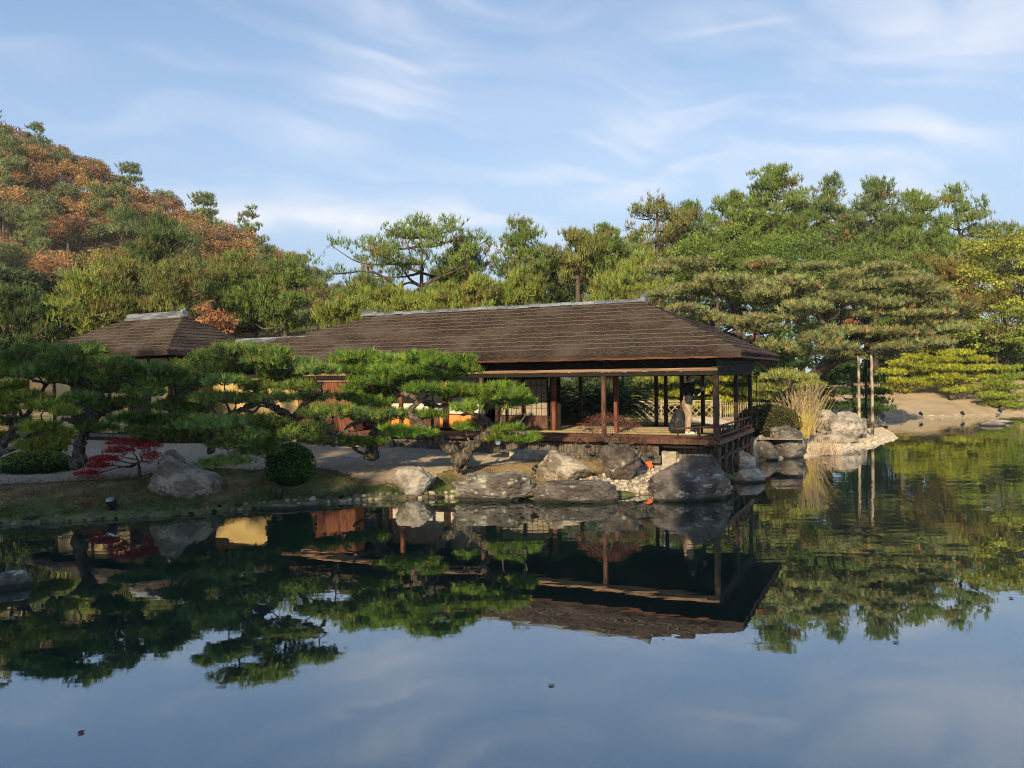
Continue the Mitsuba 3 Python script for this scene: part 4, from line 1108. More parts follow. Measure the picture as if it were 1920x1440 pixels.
def tall_pine(label, u, vt, vb, hw, Y, seed, col=(.060, .092, .026), dens=1.0, name='pine_tree', group='tall pines behind the pavilion', lean=0.0, low=.16, shape=.75, trunk=None, open_=0.0, brown=.10, ground=.5):
    rng = np.random.default_rng(seed)
    t = thing(name, label, 'pine tree', group)
    top, bot = at(u, vt, Y), at(u - lean, vb, Y)
    W = 1.1 * hw * Y / FPX
    foot = np.array([bot[0] - lean * .3 * Y / FPX, Y, ground - .15])
    P = curve([foot, foot * .45 + bot * .55 + [rng.normal() * .15, 0, 0], bot, bot * .45 + top * .55 + [rng.normal() * .2, 0, 0], top], 5)
    H = top[2] - bot[2]
    r0 = .035 * (top[2] - foot[2]) * .55 + .04
    part(t, 'trunk', tube(P, np.linspace(r0, .03, len(P)), 7, .1, seed), 'mat_bark_far', True)
    ms, fol = [], []
    s0 = max(.8, min(1.3, W / 2.2))
    nl = max(6, int(H / (.52 * s0)))
    s = Y / 50
    for i in range(nl + 1):
        f = (i + rng.uniform(-.3, .3)) / nl
        f = min(max(f, 0), 1)
        c = bot + (top - bot) * f + [0, 0, -.2]
        env = W * (1 - f ** 1.6) ** .75 * (.55 + .45 * min(1, f / max(low, .01)) if f < low else 1) + .35
        for b in range(rng.integers(4, 7) if f < .92 else 3):
            a = rng.uniform(0, 6.28)
            if open_ and rng.random() < open_: continue
            L = env * rng.uniform(.55, 1.12)
            e = c + np.array([math.cos(a) * L, math.sin(a) * L * .85, L * rng.uniform(.0, .55) + rng.normal() * .15])
            ms.append(limb(c, e, .05 + .012 * L, .02, rng, .07, -.05, 3))
            for g in np.arange(.42, 1.04, .62 * s0 / max(L, .5) + .05):
                cc = c + (e - c) * g + rng.normal(size=3) * [.25, .25, .12] + [0, 0, -.05 * L * (1 - g)]
                r = np.array([.62, .62, .46]) * rng.uniform(.65, 1.3) * s0
                col2 = np.asarray(col) * rng.uniform(.78, 1.22)
                if rng.random() < brown: col2 = np.array((.115, .095, .032)) * rng.uniform(.8, 1.2)
                fol.append(shoot_clump(cc, r, int(24 * dens), rng, .34 * s ** .5, .048 * s ** .6, col2, 6, 1.7, .27))
    for _ in range(7):                                   # upright leaders at the top
        q = top + np.array([rng.normal() * .45, rng.normal() * .4, -rng.uniform(.1, 1.1)])
        fol.append(shoot_clump(q, np.array([.14, .14, .5]), 12, rng, .34, .055, np.asarray(col) * rng.uniform(.9, 1.3), 7))
    m, c = merge(fol)
    part(t, 'crown', m, 'mat_leaf', False, None, c)
    if ms: part(t, 'branch', cat(ms), 'mat_bark_far', True)
    return t


def broadleaf(label, u, vt, vb, hw, Y, seed, col, name='broadleaf_tree', group=None, dens=1.0, size=.2, ground=.5, category='tree', gaps=.0, n_clump=90, var=.3):
    rng = np.random.default_rng(seed)
    t = thing(name, label, category, group)
    top, bot = at(u, vt, Y), at(u, vb, Y)
    W, H = hw * Y / FPX, top[2] - bot[2]
    c = (top + bot) / 2
    foot = np.array([bot[0], Y, ground - .15])
    r0 = .03 * (top[2] - foot[2]) * .5 + .04
    part(t, 'trunk', taper([foot, (foot + bot) / 2 + [.1, 0, 0], bot, c], r0, .05, 5, seed), 'mat_bark_far', True)
    ms, fol = [], []
    for i in range(n_clump):
        d = unit(rng.normal(size=3)); k = rng.uniform(.35, 1.0) ** .6
        p = c + d * k * np.array([W, W * .9, H / 2]) * (1 + .22 * (meshkit.noise(d[None] * 2.3 + seed)[0] - .5) * 2) * np.array([.92, .92, .92])
        r = np.array([1, 1, .62]) * rng.uniform(.5, .95) * max(.55, W / 3.6)
        n = int(50 * dens * r[0] ** 2 / .5 + 16)
        dd = unit(rng.normal(size=(n, 3))); dd[:, 2] = np.where(dd[:, 2] < -.2, -dd[:, 2], dd[:, 2])
        P = p + dd * r * rng.random((n, 1)) ** .35
        fol.append(leaves(P, size, tint(rng, n, np.asarray(col) * rng.uniform(1 - var, 1 + var), .14, .35), rng, .5))
        if i % 4 == 0: ms.append(limb(bot * .6 + c * .4, p, .07, .02, rng, .08, 0, 3))
    m, cc = merge(fol)
    part(t, 'crown', m, 'mat_leaf', False, None, cc)
    part(t, 'branch', cat(ms), 'mat_bark_far', True)
    return t


PG, PY, PO, PD, PB = (.088, .122, .032), (.125, .148, .034), (.108, .116, .036), (.050, .075, .026), (.080, .110, .042)
# centre
tall_pine('wide airy pine standing alone against the sky above the left part of the main roof', 790, 418, 570, 185, 50, 401, PG, 1.1, low=.12, shape=.6, group=None, open_=.05)
tall_pine('darker narrow pine close right of the lone airy pine', 866, 450, 560, 52, 53, 402, PD, 1.1, group=None)
tall_pine('small light green pine in the gap left of the lone airy pine', 686, 524, 590, 40, 48, 403, PG, .8, group=None, open_=.2)
tall_pine('tall pine right of the dark narrow pine, above the middle of the roof ridge', 978, 420, 590, 76, 50, 404, PG, group=None)
tall_pine('pine with a bare pale trunk showing above the roof ridge', 1084, 437, 520, 65, 47, 405, PO, .9, group=None)
tall_pine('pointed green pine between the bare-trunked pine and the airy brownish pine', 1142, 432, 570, 54, 52, 406, PG, group=None)
tall_pine('airy brownish pine rising above its neighbours right of the roof ridge', 1232, 372, 480, 65, 60, 407, PO, .8, group=None, open_=.3, brown=.25)
tall_pine('pine with upright spiky tips right of the airy brownish pine', 1296, 384, 500, 52, 63, 408, PB, group=None)
tall_pine('full round-topped pine left of the tallest pine', 1380, 367, 520, 74, 64, 409, PG, group=None)
tall_pine('tallest pine of the wood, its pointed top highest in the sky', 1456, 319, 520, 103, 66, 410, PG, 1.1, group=None)
tall_pine('slender open pine right of the tallest pine', 1552, 334, 500, 49, 65, 411, PB, .9, group=None, open_=.25)
tall_pine('broad bluish-green pine above the big spreading pine', 1642, 340, 540, 94, 63, 412, PB, 1.1, group=None)
tall_pine('green pine between the bluish pine and the windswept pine', 1716, 362, 560, 85, 64, 413, PG, 1.1, group=None)
tall_pine('windswept pine leaning right at the end of the tall pines', 1788, 358, 520, 78, 65, 414, PG, .9, group=None, lean=-30, open_=.15)
tall_pine('olive-brown pine left of the yellow broadleaf tree', 1786, 492, 640, 83, 56, 415, (.115, .095, .03), group=None, brown=.4)
tall_pine('green lower pine behind the crown of the spreading pine', 1690, 440, 600, 112, 59, 416, PG, group=None)
broadleaf('broad green evergreen tree with fine leaves above the right end of the roof', 1345, 425, 580, 118, 58, 421, (.092, .130, .028), size=.17, n_clump=110)
broadleaf('darker green evergreen tree with fine leaves below the tallest pine', 1480, 430, 600, 140, 60, 422, (.072, .112, .026), size=.17, n_clump=120)
tall_pine('low yellowish pine behind the left half of the roof ridge', 892, 528, 592, 56, 42, 423, PY, group=None, brown=.25)
tall_pine('low green bushy pine behind the roof left of the yellowish one', 810, 545, 600, 63, 43, 424, PY, group=None)
tall_pine('low bushy pine behind the middle of the roof ridge', 975, 520, 600, 58, 43, 425, PY, group=None)
tall_pine('bushy yellow-green pine behind the right half of the ridge', 1150, 515, 600, 63, 42, 426, PY, group=None)
tall_pine('tall yellow-green pine crowded before the airy brownish pine', 1195, 478, 600, 69, 46, 427, PY, group=None, brown=.15)
tall_pine('young green pine in the notch above the small gable of the roof', 735, 548, 600, 49, 44, 428, PY, group=None)
tall_pine('dark pine filling the gap behind the bare pale trunk', 1040, 480, 600, 54, 51, 429, PD, group=None)
for i, (u, vt, hw) in enumerate(((1010, 500, 60), (1110, 490, 60), (1190, 440, 60), (1265, 430, 60), (1335, 405, 66), (1415, 375, 70), (1505, 385, 66), (1600, 400, 70), (1680, 400, 70), (1755, 420, 70))):
    tall_pine(('dim pine of the back row behind the bare-trunked pine', 'dim pine of the back row left of the airy brownish pine', 'dim pine of the back row behind the airy brownish pine', 'dim pine of the back row behind the spiky-tipped pine', 'dim pine of the back row left of the round-topped pine', 'dim pine of the back row left of the tallest pine',
               'dim pine of the back row right of the tallest pine', 'dim pine of the back row left of the bluish-green pine', 'dim pine of the back row right of the bluish-green pine', 'dim pine of the back row behind the windswept pine')[i], u, vt, 620, hw * 1.15, 74, 470 + i, PD if i % 2 else PG, .8, group=None)
# right edge
broadleaf('large bright yellow-green broadleaf tree at the right edge of the wood', 1885, 432, 610, 120, 56, 431, (.165, .178, .034), size=.20, n_clump=190)
broadleaf('lower yellow-green branchy tree right of the spreading pine', 1868, 560, 665, 87, 55, 432, (.13, .16, .032), size=.19, n_clump=110)
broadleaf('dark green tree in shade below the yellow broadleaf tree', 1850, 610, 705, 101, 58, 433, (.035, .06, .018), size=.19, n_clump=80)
tall_pine('grey-green far pine tops behind the yellow broadleaf tree', 1890, 425, 520, 67, 72, 434, PB, group=None)
# left
tall_pine('large dark pine standing before the autumn hillside', 305, 418, 600, 103, 42, 441, PD, 1.25, group=None)
tall_pine('yellow-lit pine with visible pale trunk left behind the small house roof', 150, 520, 640, 99, 38, 442, PY, 1.1, group=None)
tall_pine('olive pine between the yellow-lit pine and the large dark pine', 232, 496, 620, 69, 40, 443, PO, 1.1, group=None)
tall_pine('layered green pine right of the large dark pine', 440, 478, 600, 81, 42, 444, PG, 1.1, group=None)
tall_pine('dense green pine left of the gap with the distant hill', 535, 498, 612, 81, 42, 445, PG, 1.25, group=None)
tall_pine('olive pine in front of the large dark pine', 330, 500, 610, 74, 39, 446, PO, 1.1, group=None, brown=.2)
tall_pine('bushy pale green pine just left of the small gable of the roof', 645, 560, 612, 58, 40, 447, PY, group=None)
tall_pine('dark pine in deep shade at the left edge behind the house', 20, 545, 680, 78, 36, 448, PD, 1.1, group=None)
tall_pine('green pine behind the ridge of the small house', 480, 520, 620, 60, 44, 449, PD, 1.1, group=None)
broadleaf('small orange autumn tree behind the right slope of the house roof', 395, 578, 640, 47, 36, 451, (.22, .105, .055), size=.15, n_clump=36, category='autumn tree')
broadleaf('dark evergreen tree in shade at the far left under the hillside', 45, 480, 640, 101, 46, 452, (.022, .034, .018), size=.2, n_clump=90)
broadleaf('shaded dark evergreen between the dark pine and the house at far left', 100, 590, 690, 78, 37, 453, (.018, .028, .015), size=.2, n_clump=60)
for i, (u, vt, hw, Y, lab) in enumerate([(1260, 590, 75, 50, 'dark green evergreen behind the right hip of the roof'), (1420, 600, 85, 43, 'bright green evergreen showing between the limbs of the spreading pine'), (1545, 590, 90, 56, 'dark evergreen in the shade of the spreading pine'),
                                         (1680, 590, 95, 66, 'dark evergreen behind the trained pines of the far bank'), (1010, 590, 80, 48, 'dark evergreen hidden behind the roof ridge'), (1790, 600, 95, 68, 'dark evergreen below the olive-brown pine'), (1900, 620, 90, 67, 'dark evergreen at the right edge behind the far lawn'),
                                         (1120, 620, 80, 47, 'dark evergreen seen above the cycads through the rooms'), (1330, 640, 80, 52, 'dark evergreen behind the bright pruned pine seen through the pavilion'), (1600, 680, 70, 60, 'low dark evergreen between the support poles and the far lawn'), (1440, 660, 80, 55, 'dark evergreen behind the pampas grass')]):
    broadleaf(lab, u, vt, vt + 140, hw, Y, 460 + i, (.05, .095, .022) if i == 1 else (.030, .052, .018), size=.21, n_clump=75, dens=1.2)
rng = np.random.default_rng(66)
for i in range(13):
    u = 950 + i * 78; Y = 44 if u < 1560 else 69
    q = at(u, 700, Y)
    bush('shade_shrub', f'dark shrub of the undergrowth behind the pavilion and pines, number {i + 1} from the left' if False else ['dark evergreen shrub behind the screens of the pavilion', 'dark shrub behind the leaning cycad', 'dark shrub behind the half-lit red post', 'dark shrub behind the large cycad', 'dark shrub behind the lattice fence', 'dark shrub behind the man on the veranda', 'dark shrub behind the corner of the veranda', 'dark shrub behind the pale olive pruned pine', 'dark shrub left of the support poles', 'dark shrub at the left end of the far lawn', 'dark shrub behind the left far pine', 'dark shrub behind the largest far pine', 'dark shrub at the right end of the far lawn'][i],
         np.array([q[0], Y, 1.3 if Y < 50 else 2.6]), (2.0, 1.2, 1.5 if Y < 50 else 2.2), 800 + i, (.03, .05, .018), dens=60, size=.22, category='shrub')
# --- the great spreading pine and its props
SP = [(1240, 505, 46, 13), (1300, 500, 52, 14), (1365, 510, 52, 14), (1420, 505, 44, 13), (1290, 530, 50, 13), (1350, 545, 48, 13), (1420, 545, 50, 13), (1480, 520, 50, 13), (1530, 512, 48, 13), (1590, 505, 50, 13), (1650, 508, 52, 13), (1700, 515, 44, 12),
      (1255, 545, 30, 10), (1500, 550, 52, 14), (1560, 545, 54, 13), (1625, 545, 50, 13), (1690, 555, 54, 13), (1745, 545, 46, 12), (1520, 580, 56, 13), (1580, 575, 52, 13), (1650, 578, 58, 13), (1720, 578, 60, 13), (1785, 580, 52, 13), (1480, 600, 52, 13),
      (1550, 610, 50, 12), (1610, 600, 44, 12), (1680, 610, 56, 13), (1750, 612, 52, 13), (1805, 615, 42, 12), (1300, 590, 52, 12), (1340, 610, 44, 12), (1385, 585, 44, 12), (1430, 575, 46, 12), (1465, 640, 50, 14), (1500, 660, 44, 13), (1455, 668, 40, 12),
      (1270, 565, 40, 11), (1330, 560, 40, 11), (1690, 640, 50, 12), (1740, 645, 46, 12), (1395, 530, 40, 12), (1560, 640, 40, 11), (1620, 640, 40, 11), (1640, 525, 40, 11), (1450, 555, 40, 11), (1760, 560, 36, 11)]
sp = niwaki('spreading_pine', 'huge grey-green spreading pine with dark limbs held up by poles right of the roof',
            [[(1505, 760, 38.5), (1520, 705, 38.3), (1565, 680, 38), (1625, 655, 37.6), (1680, 625, 37.2), (1740, 600, 37)], [(1500, 745, 38.5, .24), (1535, 690, 38.3), (1580, 650, 38), (1620, 610, 38), (1640, 570, 38), (1650, 530, 38)],
             [(1490, 740, 37.5, .24), (1440, 690, 37), (1405, 650, 37), (1380, 610, 37), (1365, 560, 37), (1340, 530, 37)], [(1405, 650, 37, .2), (1430, 610, 37), (1465, 570, 37), (1500, 545, 37)], [(1390, 630, 37, .16), (1345, 625, 36.5), (1300, 605, 36.3)], [(1580, 650, 36, .16), (1545, 610, 36), (1520, 570, 36)]],
            [(q[0] + 14 * math.sin(i * 5.1), q[1] + 13 * math.sin(i * 3.7), q[2] * (.72 + .45 * abs(math.sin(i * 1.9))), q[3] * (.9 + .35 * math.sin(i * 2.9)), -2.2 + 1.1 * math.sin(i * 2.4)) for i, q in enumerate(SP + [(1530, 625, 44, 12), (1600, 632, 46, 12), (1655, 622, 44, 12), (1700, 660, 40, 11), (1590, 660, 40, 11), (1640, 665, 36, 10), (1420, 625, 40, 12), (1380, 640, 36, 11), (1720, 540, 44, 12), (1610, 525, 46, 12), (1460, 535, 40, 12)])], 501, (.120, .135, .058), ((.22, .16, .08), .10), .25, L=.21, W=.028, dens=40, k=10, bark='mat_bark_far', padspread=1.1, mounds=5)
rng = np.random.default_rng(78)
for u, v in ((1418, 500), (1352, 553), (1268, 576), (1528, 546), (1594, 606)):        # dead orange sprays
    c = at(u, v, 35.3)
    m, cc = needle_pad(c, np.array([.34, .3, .10]), rng, 45, .18, .022, (.17, .08, .04), 10)
    part(sp, 'foliage_pad', m, 'mat_leaf', False, None, cc, label='dead orange spray of needles')
for i, (u, vt, vb, r, w) in enumerate(((1611, 620, 812, .062, 'leftmost'), (1624, 590, 806, .055, 'dark middle'), (1636, 650, 814, .066, 'rightmost'))):
    foot = onz(u, vb, .14); Y = foot[1]
    top = at(u - 3, vt, Y)
    t = thing('support_pole', f'{w} of the three tall poles propping the spreading pine', 'pole', 'poles propping the spreading pine')
    scene[t] = shape(taper([foot - [0, 0, .3], foot * .5 + top * .5 + [.02, 0, 0], top], r * 1.1, r * .85, 8, i), 'mat_wood_black' if i == 1 else 'mat_pole', True)
    part(t, 'crotch_pad', tube([top - [.2, 0, -.04], top + [.2, 0, .08]], .07, 8), 'mat_wood_dark', True)
# --- trained pines of the far bank and behind the pavilion
far = dict(L=.20, W=.028, dens=40, k=8, bark='mat_bark_far', r0=.13, deep=.35, padspread=.92)
near = {**far, 'padspread': .86, 'deep': .8}
GL = (.19, .20, .024)
niwaki('far_pine', 'yellow-green cloud-pruned pine at the left of the far lawn', [[(1695, 745, 55), (1700, 725, 55), (1715, 700, 55), (1705, 680, 55)]], [(1710, 668, 36, 11), (1690, 680, 34, 10), (1740, 680, 34, 10), (1670, 695, 36, 11), (1715, 692, 42, 11), (1745, 705, 30, 10), (1665, 712, 34, 10), (1700, 715, 42, 11), (1735, 720, 32, 9), (1655, 725, 26, 8), (1690, 730, 30, 8)], 511, GL, (G_YEL, .2), **far)
niwaki('far_pine', 'largest yellow-green cloud-pruned pine in the middle of the far lawn', [[(1782, 748, 54), (1784, 728, 54), (1800, 700, 54), (1790, 675, 54)]], [(1795, 660, 40, 9), (1770, 672, 44, 11), (1825, 672, 44, 11), (1760, 688, 44, 11), (1805, 690, 46, 11), (1845, 688, 40, 11), (1780, 705, 40, 11), (1830, 708, 44, 11), (1800, 728, 46, 11), (1850, 705, 34, 10), (1865, 725, 36, 10), (1770, 715, 30, 9)], 512, GL, (G_YEL, .2), **far)
niwaki('far_pine', 'yellow-green cloud-pruned pine at the right edge over the far shore', [[(1880, 768, 52.5), (1875, 750, 53), (1885, 725, 53), (1880, 700, 53)]], [(1885, 690, 34, 10), (1900, 705, 36, 10), (1870, 715, 36, 10), (1905, 725, 34, 10), (1865, 738, 34, 10), (1895, 742, 40, 10), (1870, 755, 34, 9), (1905, 760, 30, 9), (1850, 742, 26, 8), (1925, 740, 30, 10)], 513, (.13, .17, .024), (G_YEL, .2), **far)
niwaki('far_pine', 'pruned pine standing behind the far lawn mound under the spreading pine', [[(1775, 700, 60), (1780, 660, 60), (1785, 640, 60)]], [(1760, 640, 44, 11), (1800, 645, 44, 11), (1740, 655, 40, 10), (1830, 655, 40, 11), (1780, 660, 44, 10), (1720, 645, 36, 10)], 514, (.12, .12, .03), (G_YEL, .2), **far)
niwaki('far_pine', 'dim green pruned pine at the right edge above the lawn', [[(1890, 690, 58), (1892, 660, 58), (1900, 640, 58)]], [(1880, 640, 40, 10), (1910, 650, 36, 10), (1860, 655, 36, 10), (1895, 665, 40, 10), (1845, 670, 30, 9), (1920, 632, 36, 10)], 515, (.10, .11, .03), (G_YEL, .2), **far)
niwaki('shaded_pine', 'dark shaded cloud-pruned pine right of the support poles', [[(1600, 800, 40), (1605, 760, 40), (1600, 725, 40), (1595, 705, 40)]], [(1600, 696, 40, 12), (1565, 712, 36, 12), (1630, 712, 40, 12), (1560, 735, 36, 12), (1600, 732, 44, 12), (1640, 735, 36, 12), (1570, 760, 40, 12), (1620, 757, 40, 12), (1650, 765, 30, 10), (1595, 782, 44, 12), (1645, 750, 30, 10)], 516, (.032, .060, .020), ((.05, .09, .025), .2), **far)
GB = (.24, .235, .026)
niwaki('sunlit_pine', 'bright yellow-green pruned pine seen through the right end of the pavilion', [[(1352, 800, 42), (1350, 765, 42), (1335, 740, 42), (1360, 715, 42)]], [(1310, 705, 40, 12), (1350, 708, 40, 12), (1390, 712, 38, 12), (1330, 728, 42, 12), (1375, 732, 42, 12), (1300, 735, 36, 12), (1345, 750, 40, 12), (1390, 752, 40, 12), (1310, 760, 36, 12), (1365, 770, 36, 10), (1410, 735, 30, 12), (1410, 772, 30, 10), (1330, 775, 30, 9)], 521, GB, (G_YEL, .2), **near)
niwaki('sunlit_pine', 'yellow-green pruned pine seen between the dark posts of the pavilion', [[(1215, 800, 43), (1218, 765, 43), (1230, 740, 43), (1245, 715, 43)]], [(1220, 708, 38, 12), (1260, 712, 38, 12), (1195, 725, 34, 12), (1240, 730, 40, 12), (1275, 738, 34, 12), (1210, 750, 40, 12), (1255, 755, 36, 11), (1180, 745, 30, 11)], 522, (.15, .165, .026), (G_YEL, .2), **near)
niwaki('sunlit_pine', 'pale olive pruned pine between the pavilion eave and the pampas grass', [[(1470, 790, 32), (1468, 755, 32), (1480, 730, 32), (1475, 705, 32)]], [(1460, 705, 44, 12), (1505, 708, 40, 12), (1440, 725, 40, 12), (1485, 728, 44, 12), (1455, 745, 44, 12), (1500, 745, 36, 11), (1435, 765, 36, 11), (1475, 700, 40, 12), (1425, 742, 30, 11), (1520, 722, 30, 10)], 523, (.145, .150, .050), (G_YEL, .2), **near)

# --- cycads in the shade behind the rooms
def cycad(label, u, vb, Y, h, nf, L, seed):
    rng = np.random.default_rng(seed)
    t = thing('cycad', label, 'cycad')
    foot = at(u, vb, Y); foot[2] = .5
    top = foot + [0, 0, h]
    part(t, 'trunk', tube(curve([foot, (foot + top) / 2, top], 6), .16, 9, .2, seed), 'mat_bark', True)
    for i in range(nf):
        a = i * 2.39996; up = .9 - 1.15 * i / nf
        d = np.array([math.cos(a), math.sin(a), up])
        s = np.linspace(0, 1, 12)[:, None]
        P = top + d * L * s + np.array([0, 0, -1.0]) * L * .62 * s ** 2.2
        tg = unit(np.gradient(P, axis=0)); side = unit(np.cross(tg, [0, 0, 1.0]))
        ms = [tube(P, np.linspace(.014, .005, 12), 4, cap=False)]
        for sg in (-1, 1):
            q = np.repeat(P[1:], 4, 0) + np.tile(np.linspace(0, 1, 4, endpoint=False)[:, None], (11, 1)) * np.repeat(np.gradient(P, axis=0)[1:], 4, 0) * -1
            dd = unit(np.repeat(side[1:] * sg + tg[1:] * .55, 4, 0) + [0, 0, .12])
            lw = .34 * np.sin(np.pi * np.clip(np.repeat(s[1:, 0], 4) * .9 + .08, 0, 1))
            ms.append(blades(q, dd, lw, .03, rng)[:2])
        part(t, 'frond', cat(ms), 'mat_frond', False)


cycad('large dark cycad with long arching fronds behind the middle room', 1150, 800, 29.5, 1.3, 80, 1.9, 541)
cycad('dark cycad behind the half-lit red post', 1075, 800, 28.8, 1.0, 70, 1.8, 542)
cycad('leaning dark cycad seen left of the half-lit red post', 1018, 800, 29.5, 1.45, 60, 1.5, 543)

# --- lattice fence and bamboo fences behind the pavilion
f0, f1 = at(1128, 792, 39), at(1352, 787, 39.6)
f0[2] = f1[2] = .62
fx = unit(f1 - f0); L = np.linalg.norm(f1 - f0)
t = thing('lattice_fence', 'sunlit pale bamboo lattice fence with diamond openings behind the pavilion', 'fence')
part(t, 'rail', tube([f0 + [0, 0, .92], f1 + [0, 0, .92]], .038, 8), 'mat_bamboo', True)
part(t, 'rail', tube([f0 + [0, 0, .80], f1 + [0, 0, .80]], .026, 8), 'mat_bamboo', True)
part(t, 'rail', tube([f0 + [0, 0, .10], f1 + [0, 0, .10]], .032, 8), 'mat_bamboo', True)
k = 0.0
while k < L:
    for sg, off in ((1, 0), (-1, .030)):
        a, b = k, k + sg * .70
        aa, bb = max(0, min(L, a)), max(0, min(L, b))
        if abs(aa - bb) > .1:
            za, zb = .10 + .70 * (aa - a) / (b - a), .10 + .70 * (bb - a) / (b - a)
            part(t, 'lattice_strip', tube([f0 + fx * aa + [0, -off, za], f0 + fx * bb + [0, -off, zb]], .019, 6), 'mat_bamboo', True)
    k += .35
for k in np.linspace(0, L, 5):
    part(t, 'fence_post', tube([f0 + fx * k + [0, .05, -.1], f0 + fx * k + [0, .05, 1.0]], .045, 8), 'mat_bamboo', True)
for nm, a, b, n in (('low pale bamboo picket fence seen under the sunlit pine right of the man', at(1335, 788, 40.5), at(1455, 784, 41), 30), ('low pale picket fence seen through the gap left of the half-lit red post', at(970, 790, 36), at(1020, 790, 36), 10),
                    ('short pale picket fence at the left foot of the far lawn', at(1628, 745, 52), at(1672, 733, 57), 12)):
    t = thing('picket_fence', nm, 'fence')
    z0 = .62 if b[1] < 50 else 1.2
    a[2] = z0; b[2] = z0 + (.5 if b[1] > 50 else 0)
    for z in (.25, .62): part(t, 'rail', tube([a + [0, .02, z], b + [0, .02, z]], .022, 6), 'mat_bamboo', True)
    for k in range(n):
        p = a + (b - a) * k / (n - 1)
        part(t, 'picket', tube([p - [0, 0, .05], p + [0, 0, .78]], .024, 6), 'mat_bamboo', True)
gp = at(1290, 800, 31)
setting('court_gravel', (np.array([[1.0, 27.2, .66], [9.5, 26.2, .66], [15, 41, .66], [1.0, 41, .66]]), np.array([[0, 1, 2], [0, 2, 3]])), 'mat_gravel', 'sunlit gravel court behind the pavilion', smooth=False)

# --- lamps, sign
def can_light(label, p, r, h, tilt, yaw, seed, lens=True):
    t = thing('floodlight', label, 'floodlight', None)
    c, s = math.cos(tilt), math.sin(tilt); cy, sy = math.cos(yaw), math.sin(yaw)
    ax = np.array([s * cy, s * sy, c])
    b = p + np.array([0, 0, h * .55])
    part(t, 'housing', tube([b - ax * h * .45, b - ax * h * .40, b + ax * h * .15, b + ax * h * .2, b + ax * h * .42, b + ax * h * .45], [r * .55, r * .8, r * .86, r, r, r * .94], 16), 'mat_metal_black', 40)
    if lens: part(t, 'lens', tube([b + ax * h * .44, b + ax * h * .47], [r * .88, r * .82], 16), 'mat_lens', 40)
    sd = unit(np.cross(ax, [0, 0, 1.0]) + [1e-3, 0, 0])
    part(t, 'bracket', cat([tube(curve([b + sd * r * 1.1 + ax * .02, b + sd * r * 1.1 - [0, 0, h * .55], b - [0, 0, h * .75], b - sd * r * 1.1 - [0, 0, h * .55], b - sd * r * 1.1 + ax * .02], 5), r * .10, 6), tube([b - [0, 0, h * 1.1], b - [0, 0, h * .7]], r * .14, 6)]), 'mat_metal_black', True)
    return t


def ground_at(u, v, z=.3):
    for _ in range(12):
        p = onz(u, v, z); z = .5 * z + .5 * float(height(p[:1], p[1:2])[0])
    p = onz(u, v, z); p[2] = float(height(p[:1], p[1:2])[0])
    return p


q = ground_at(211, 957); can_light('black floodlight with a bright glass face on the brown bank', q, .105, .26, .5, -1.9, 1)
q = ground_at(523, 937); can_light('small black can-shaped lamp at the foot of the round bush', q, .085, .23, .05, 0, 2)
q = ground_at(1007, 891); can_light('black spotlight tilted beside the wedge-shaped boulder', q, .085, .24, .9, 2.6, 3)
q = at(934, 834, 22.9); q[2] = .82; can_light('black lamp lying on the stone step before the veranda', q, .085, .22, 1.25, -1.6, 4)
for u, v, n in ((1727, 777, 'left'), (1805, 776, 'middle'), (1875, 771, 'right')):
    q = onz(u, v, .3); q[2] = max(.2, float(height(q[:1], q[1:2])[0])); can_light(f'small black floodlight on the edge of the far lawn, {n} of three', q, .10, .24, .9, 1.9, 5)
q = ground_at(1217, 881)
t = thing('marker_sign', 'small square orange-red marker standing among the white pebbles', 'marker')
a = math.radians(12); ca, sa = math.cos(a), math.sin(a)
v, f = box(-.085, .085, -.006, .006, -.085, .085, .003)
v = v @ np.array([[ca, 0, sa], [0, 1, 0], [-sa, 0, ca]]) + q + [0, 0, .13]
scene[t] = shape((v, f), 'mat_sign', False)
part(t, 'stake', tube([q - [0, 0, .05], q + [0, .012, .1]], .008, 6), 'mat_metal_black', True)

# --- the hillside wood: copies of a few trees, each a thing of its own
def hill_proto(kind, col, seed):
    rng = np.random.default_rng(seed)
    fol = []
    if kind == 'pine':
        for i in range(26):
            f = rng.random(); a = rng.uniform(0, 6.28); L = (1 - f * .7) * rng.uniform(.5, 3.0)
            c = np.array([math.cos(a) * L, math.sin(a) * L, 3.2 + f * 5.2])
            fol.append(shoot_clump(c, np.array([1.1, 1.1, .42]) * rng.uniform(.7, 1.2), 16, rng, .55, .11, np.asarray(col) * rng.uniform(.75, 1.25), 7))
    else:
        for i in range(34):
            d = unit(rng.normal(size=3)); d[2] = abs(d[2]) * 1.0 - .25
            c = d * rng.uniform(.5, 1) ** .6 * np.array([2.9, 2.9, 2.6]) + [0, 0, 4.6]
            n = 105
            dd = unit(rng.normal(size=(n, 3)))
            fol.append(leaves(c + dd * np.array([1.0, 1.0, .75]) * rng.random((n, 1)) ** .35, .27, tint(rng, n, np.asarray(col) * rng.uniform(.68, 1.32), .16, .4), rng, .4))
    return merge(fol)


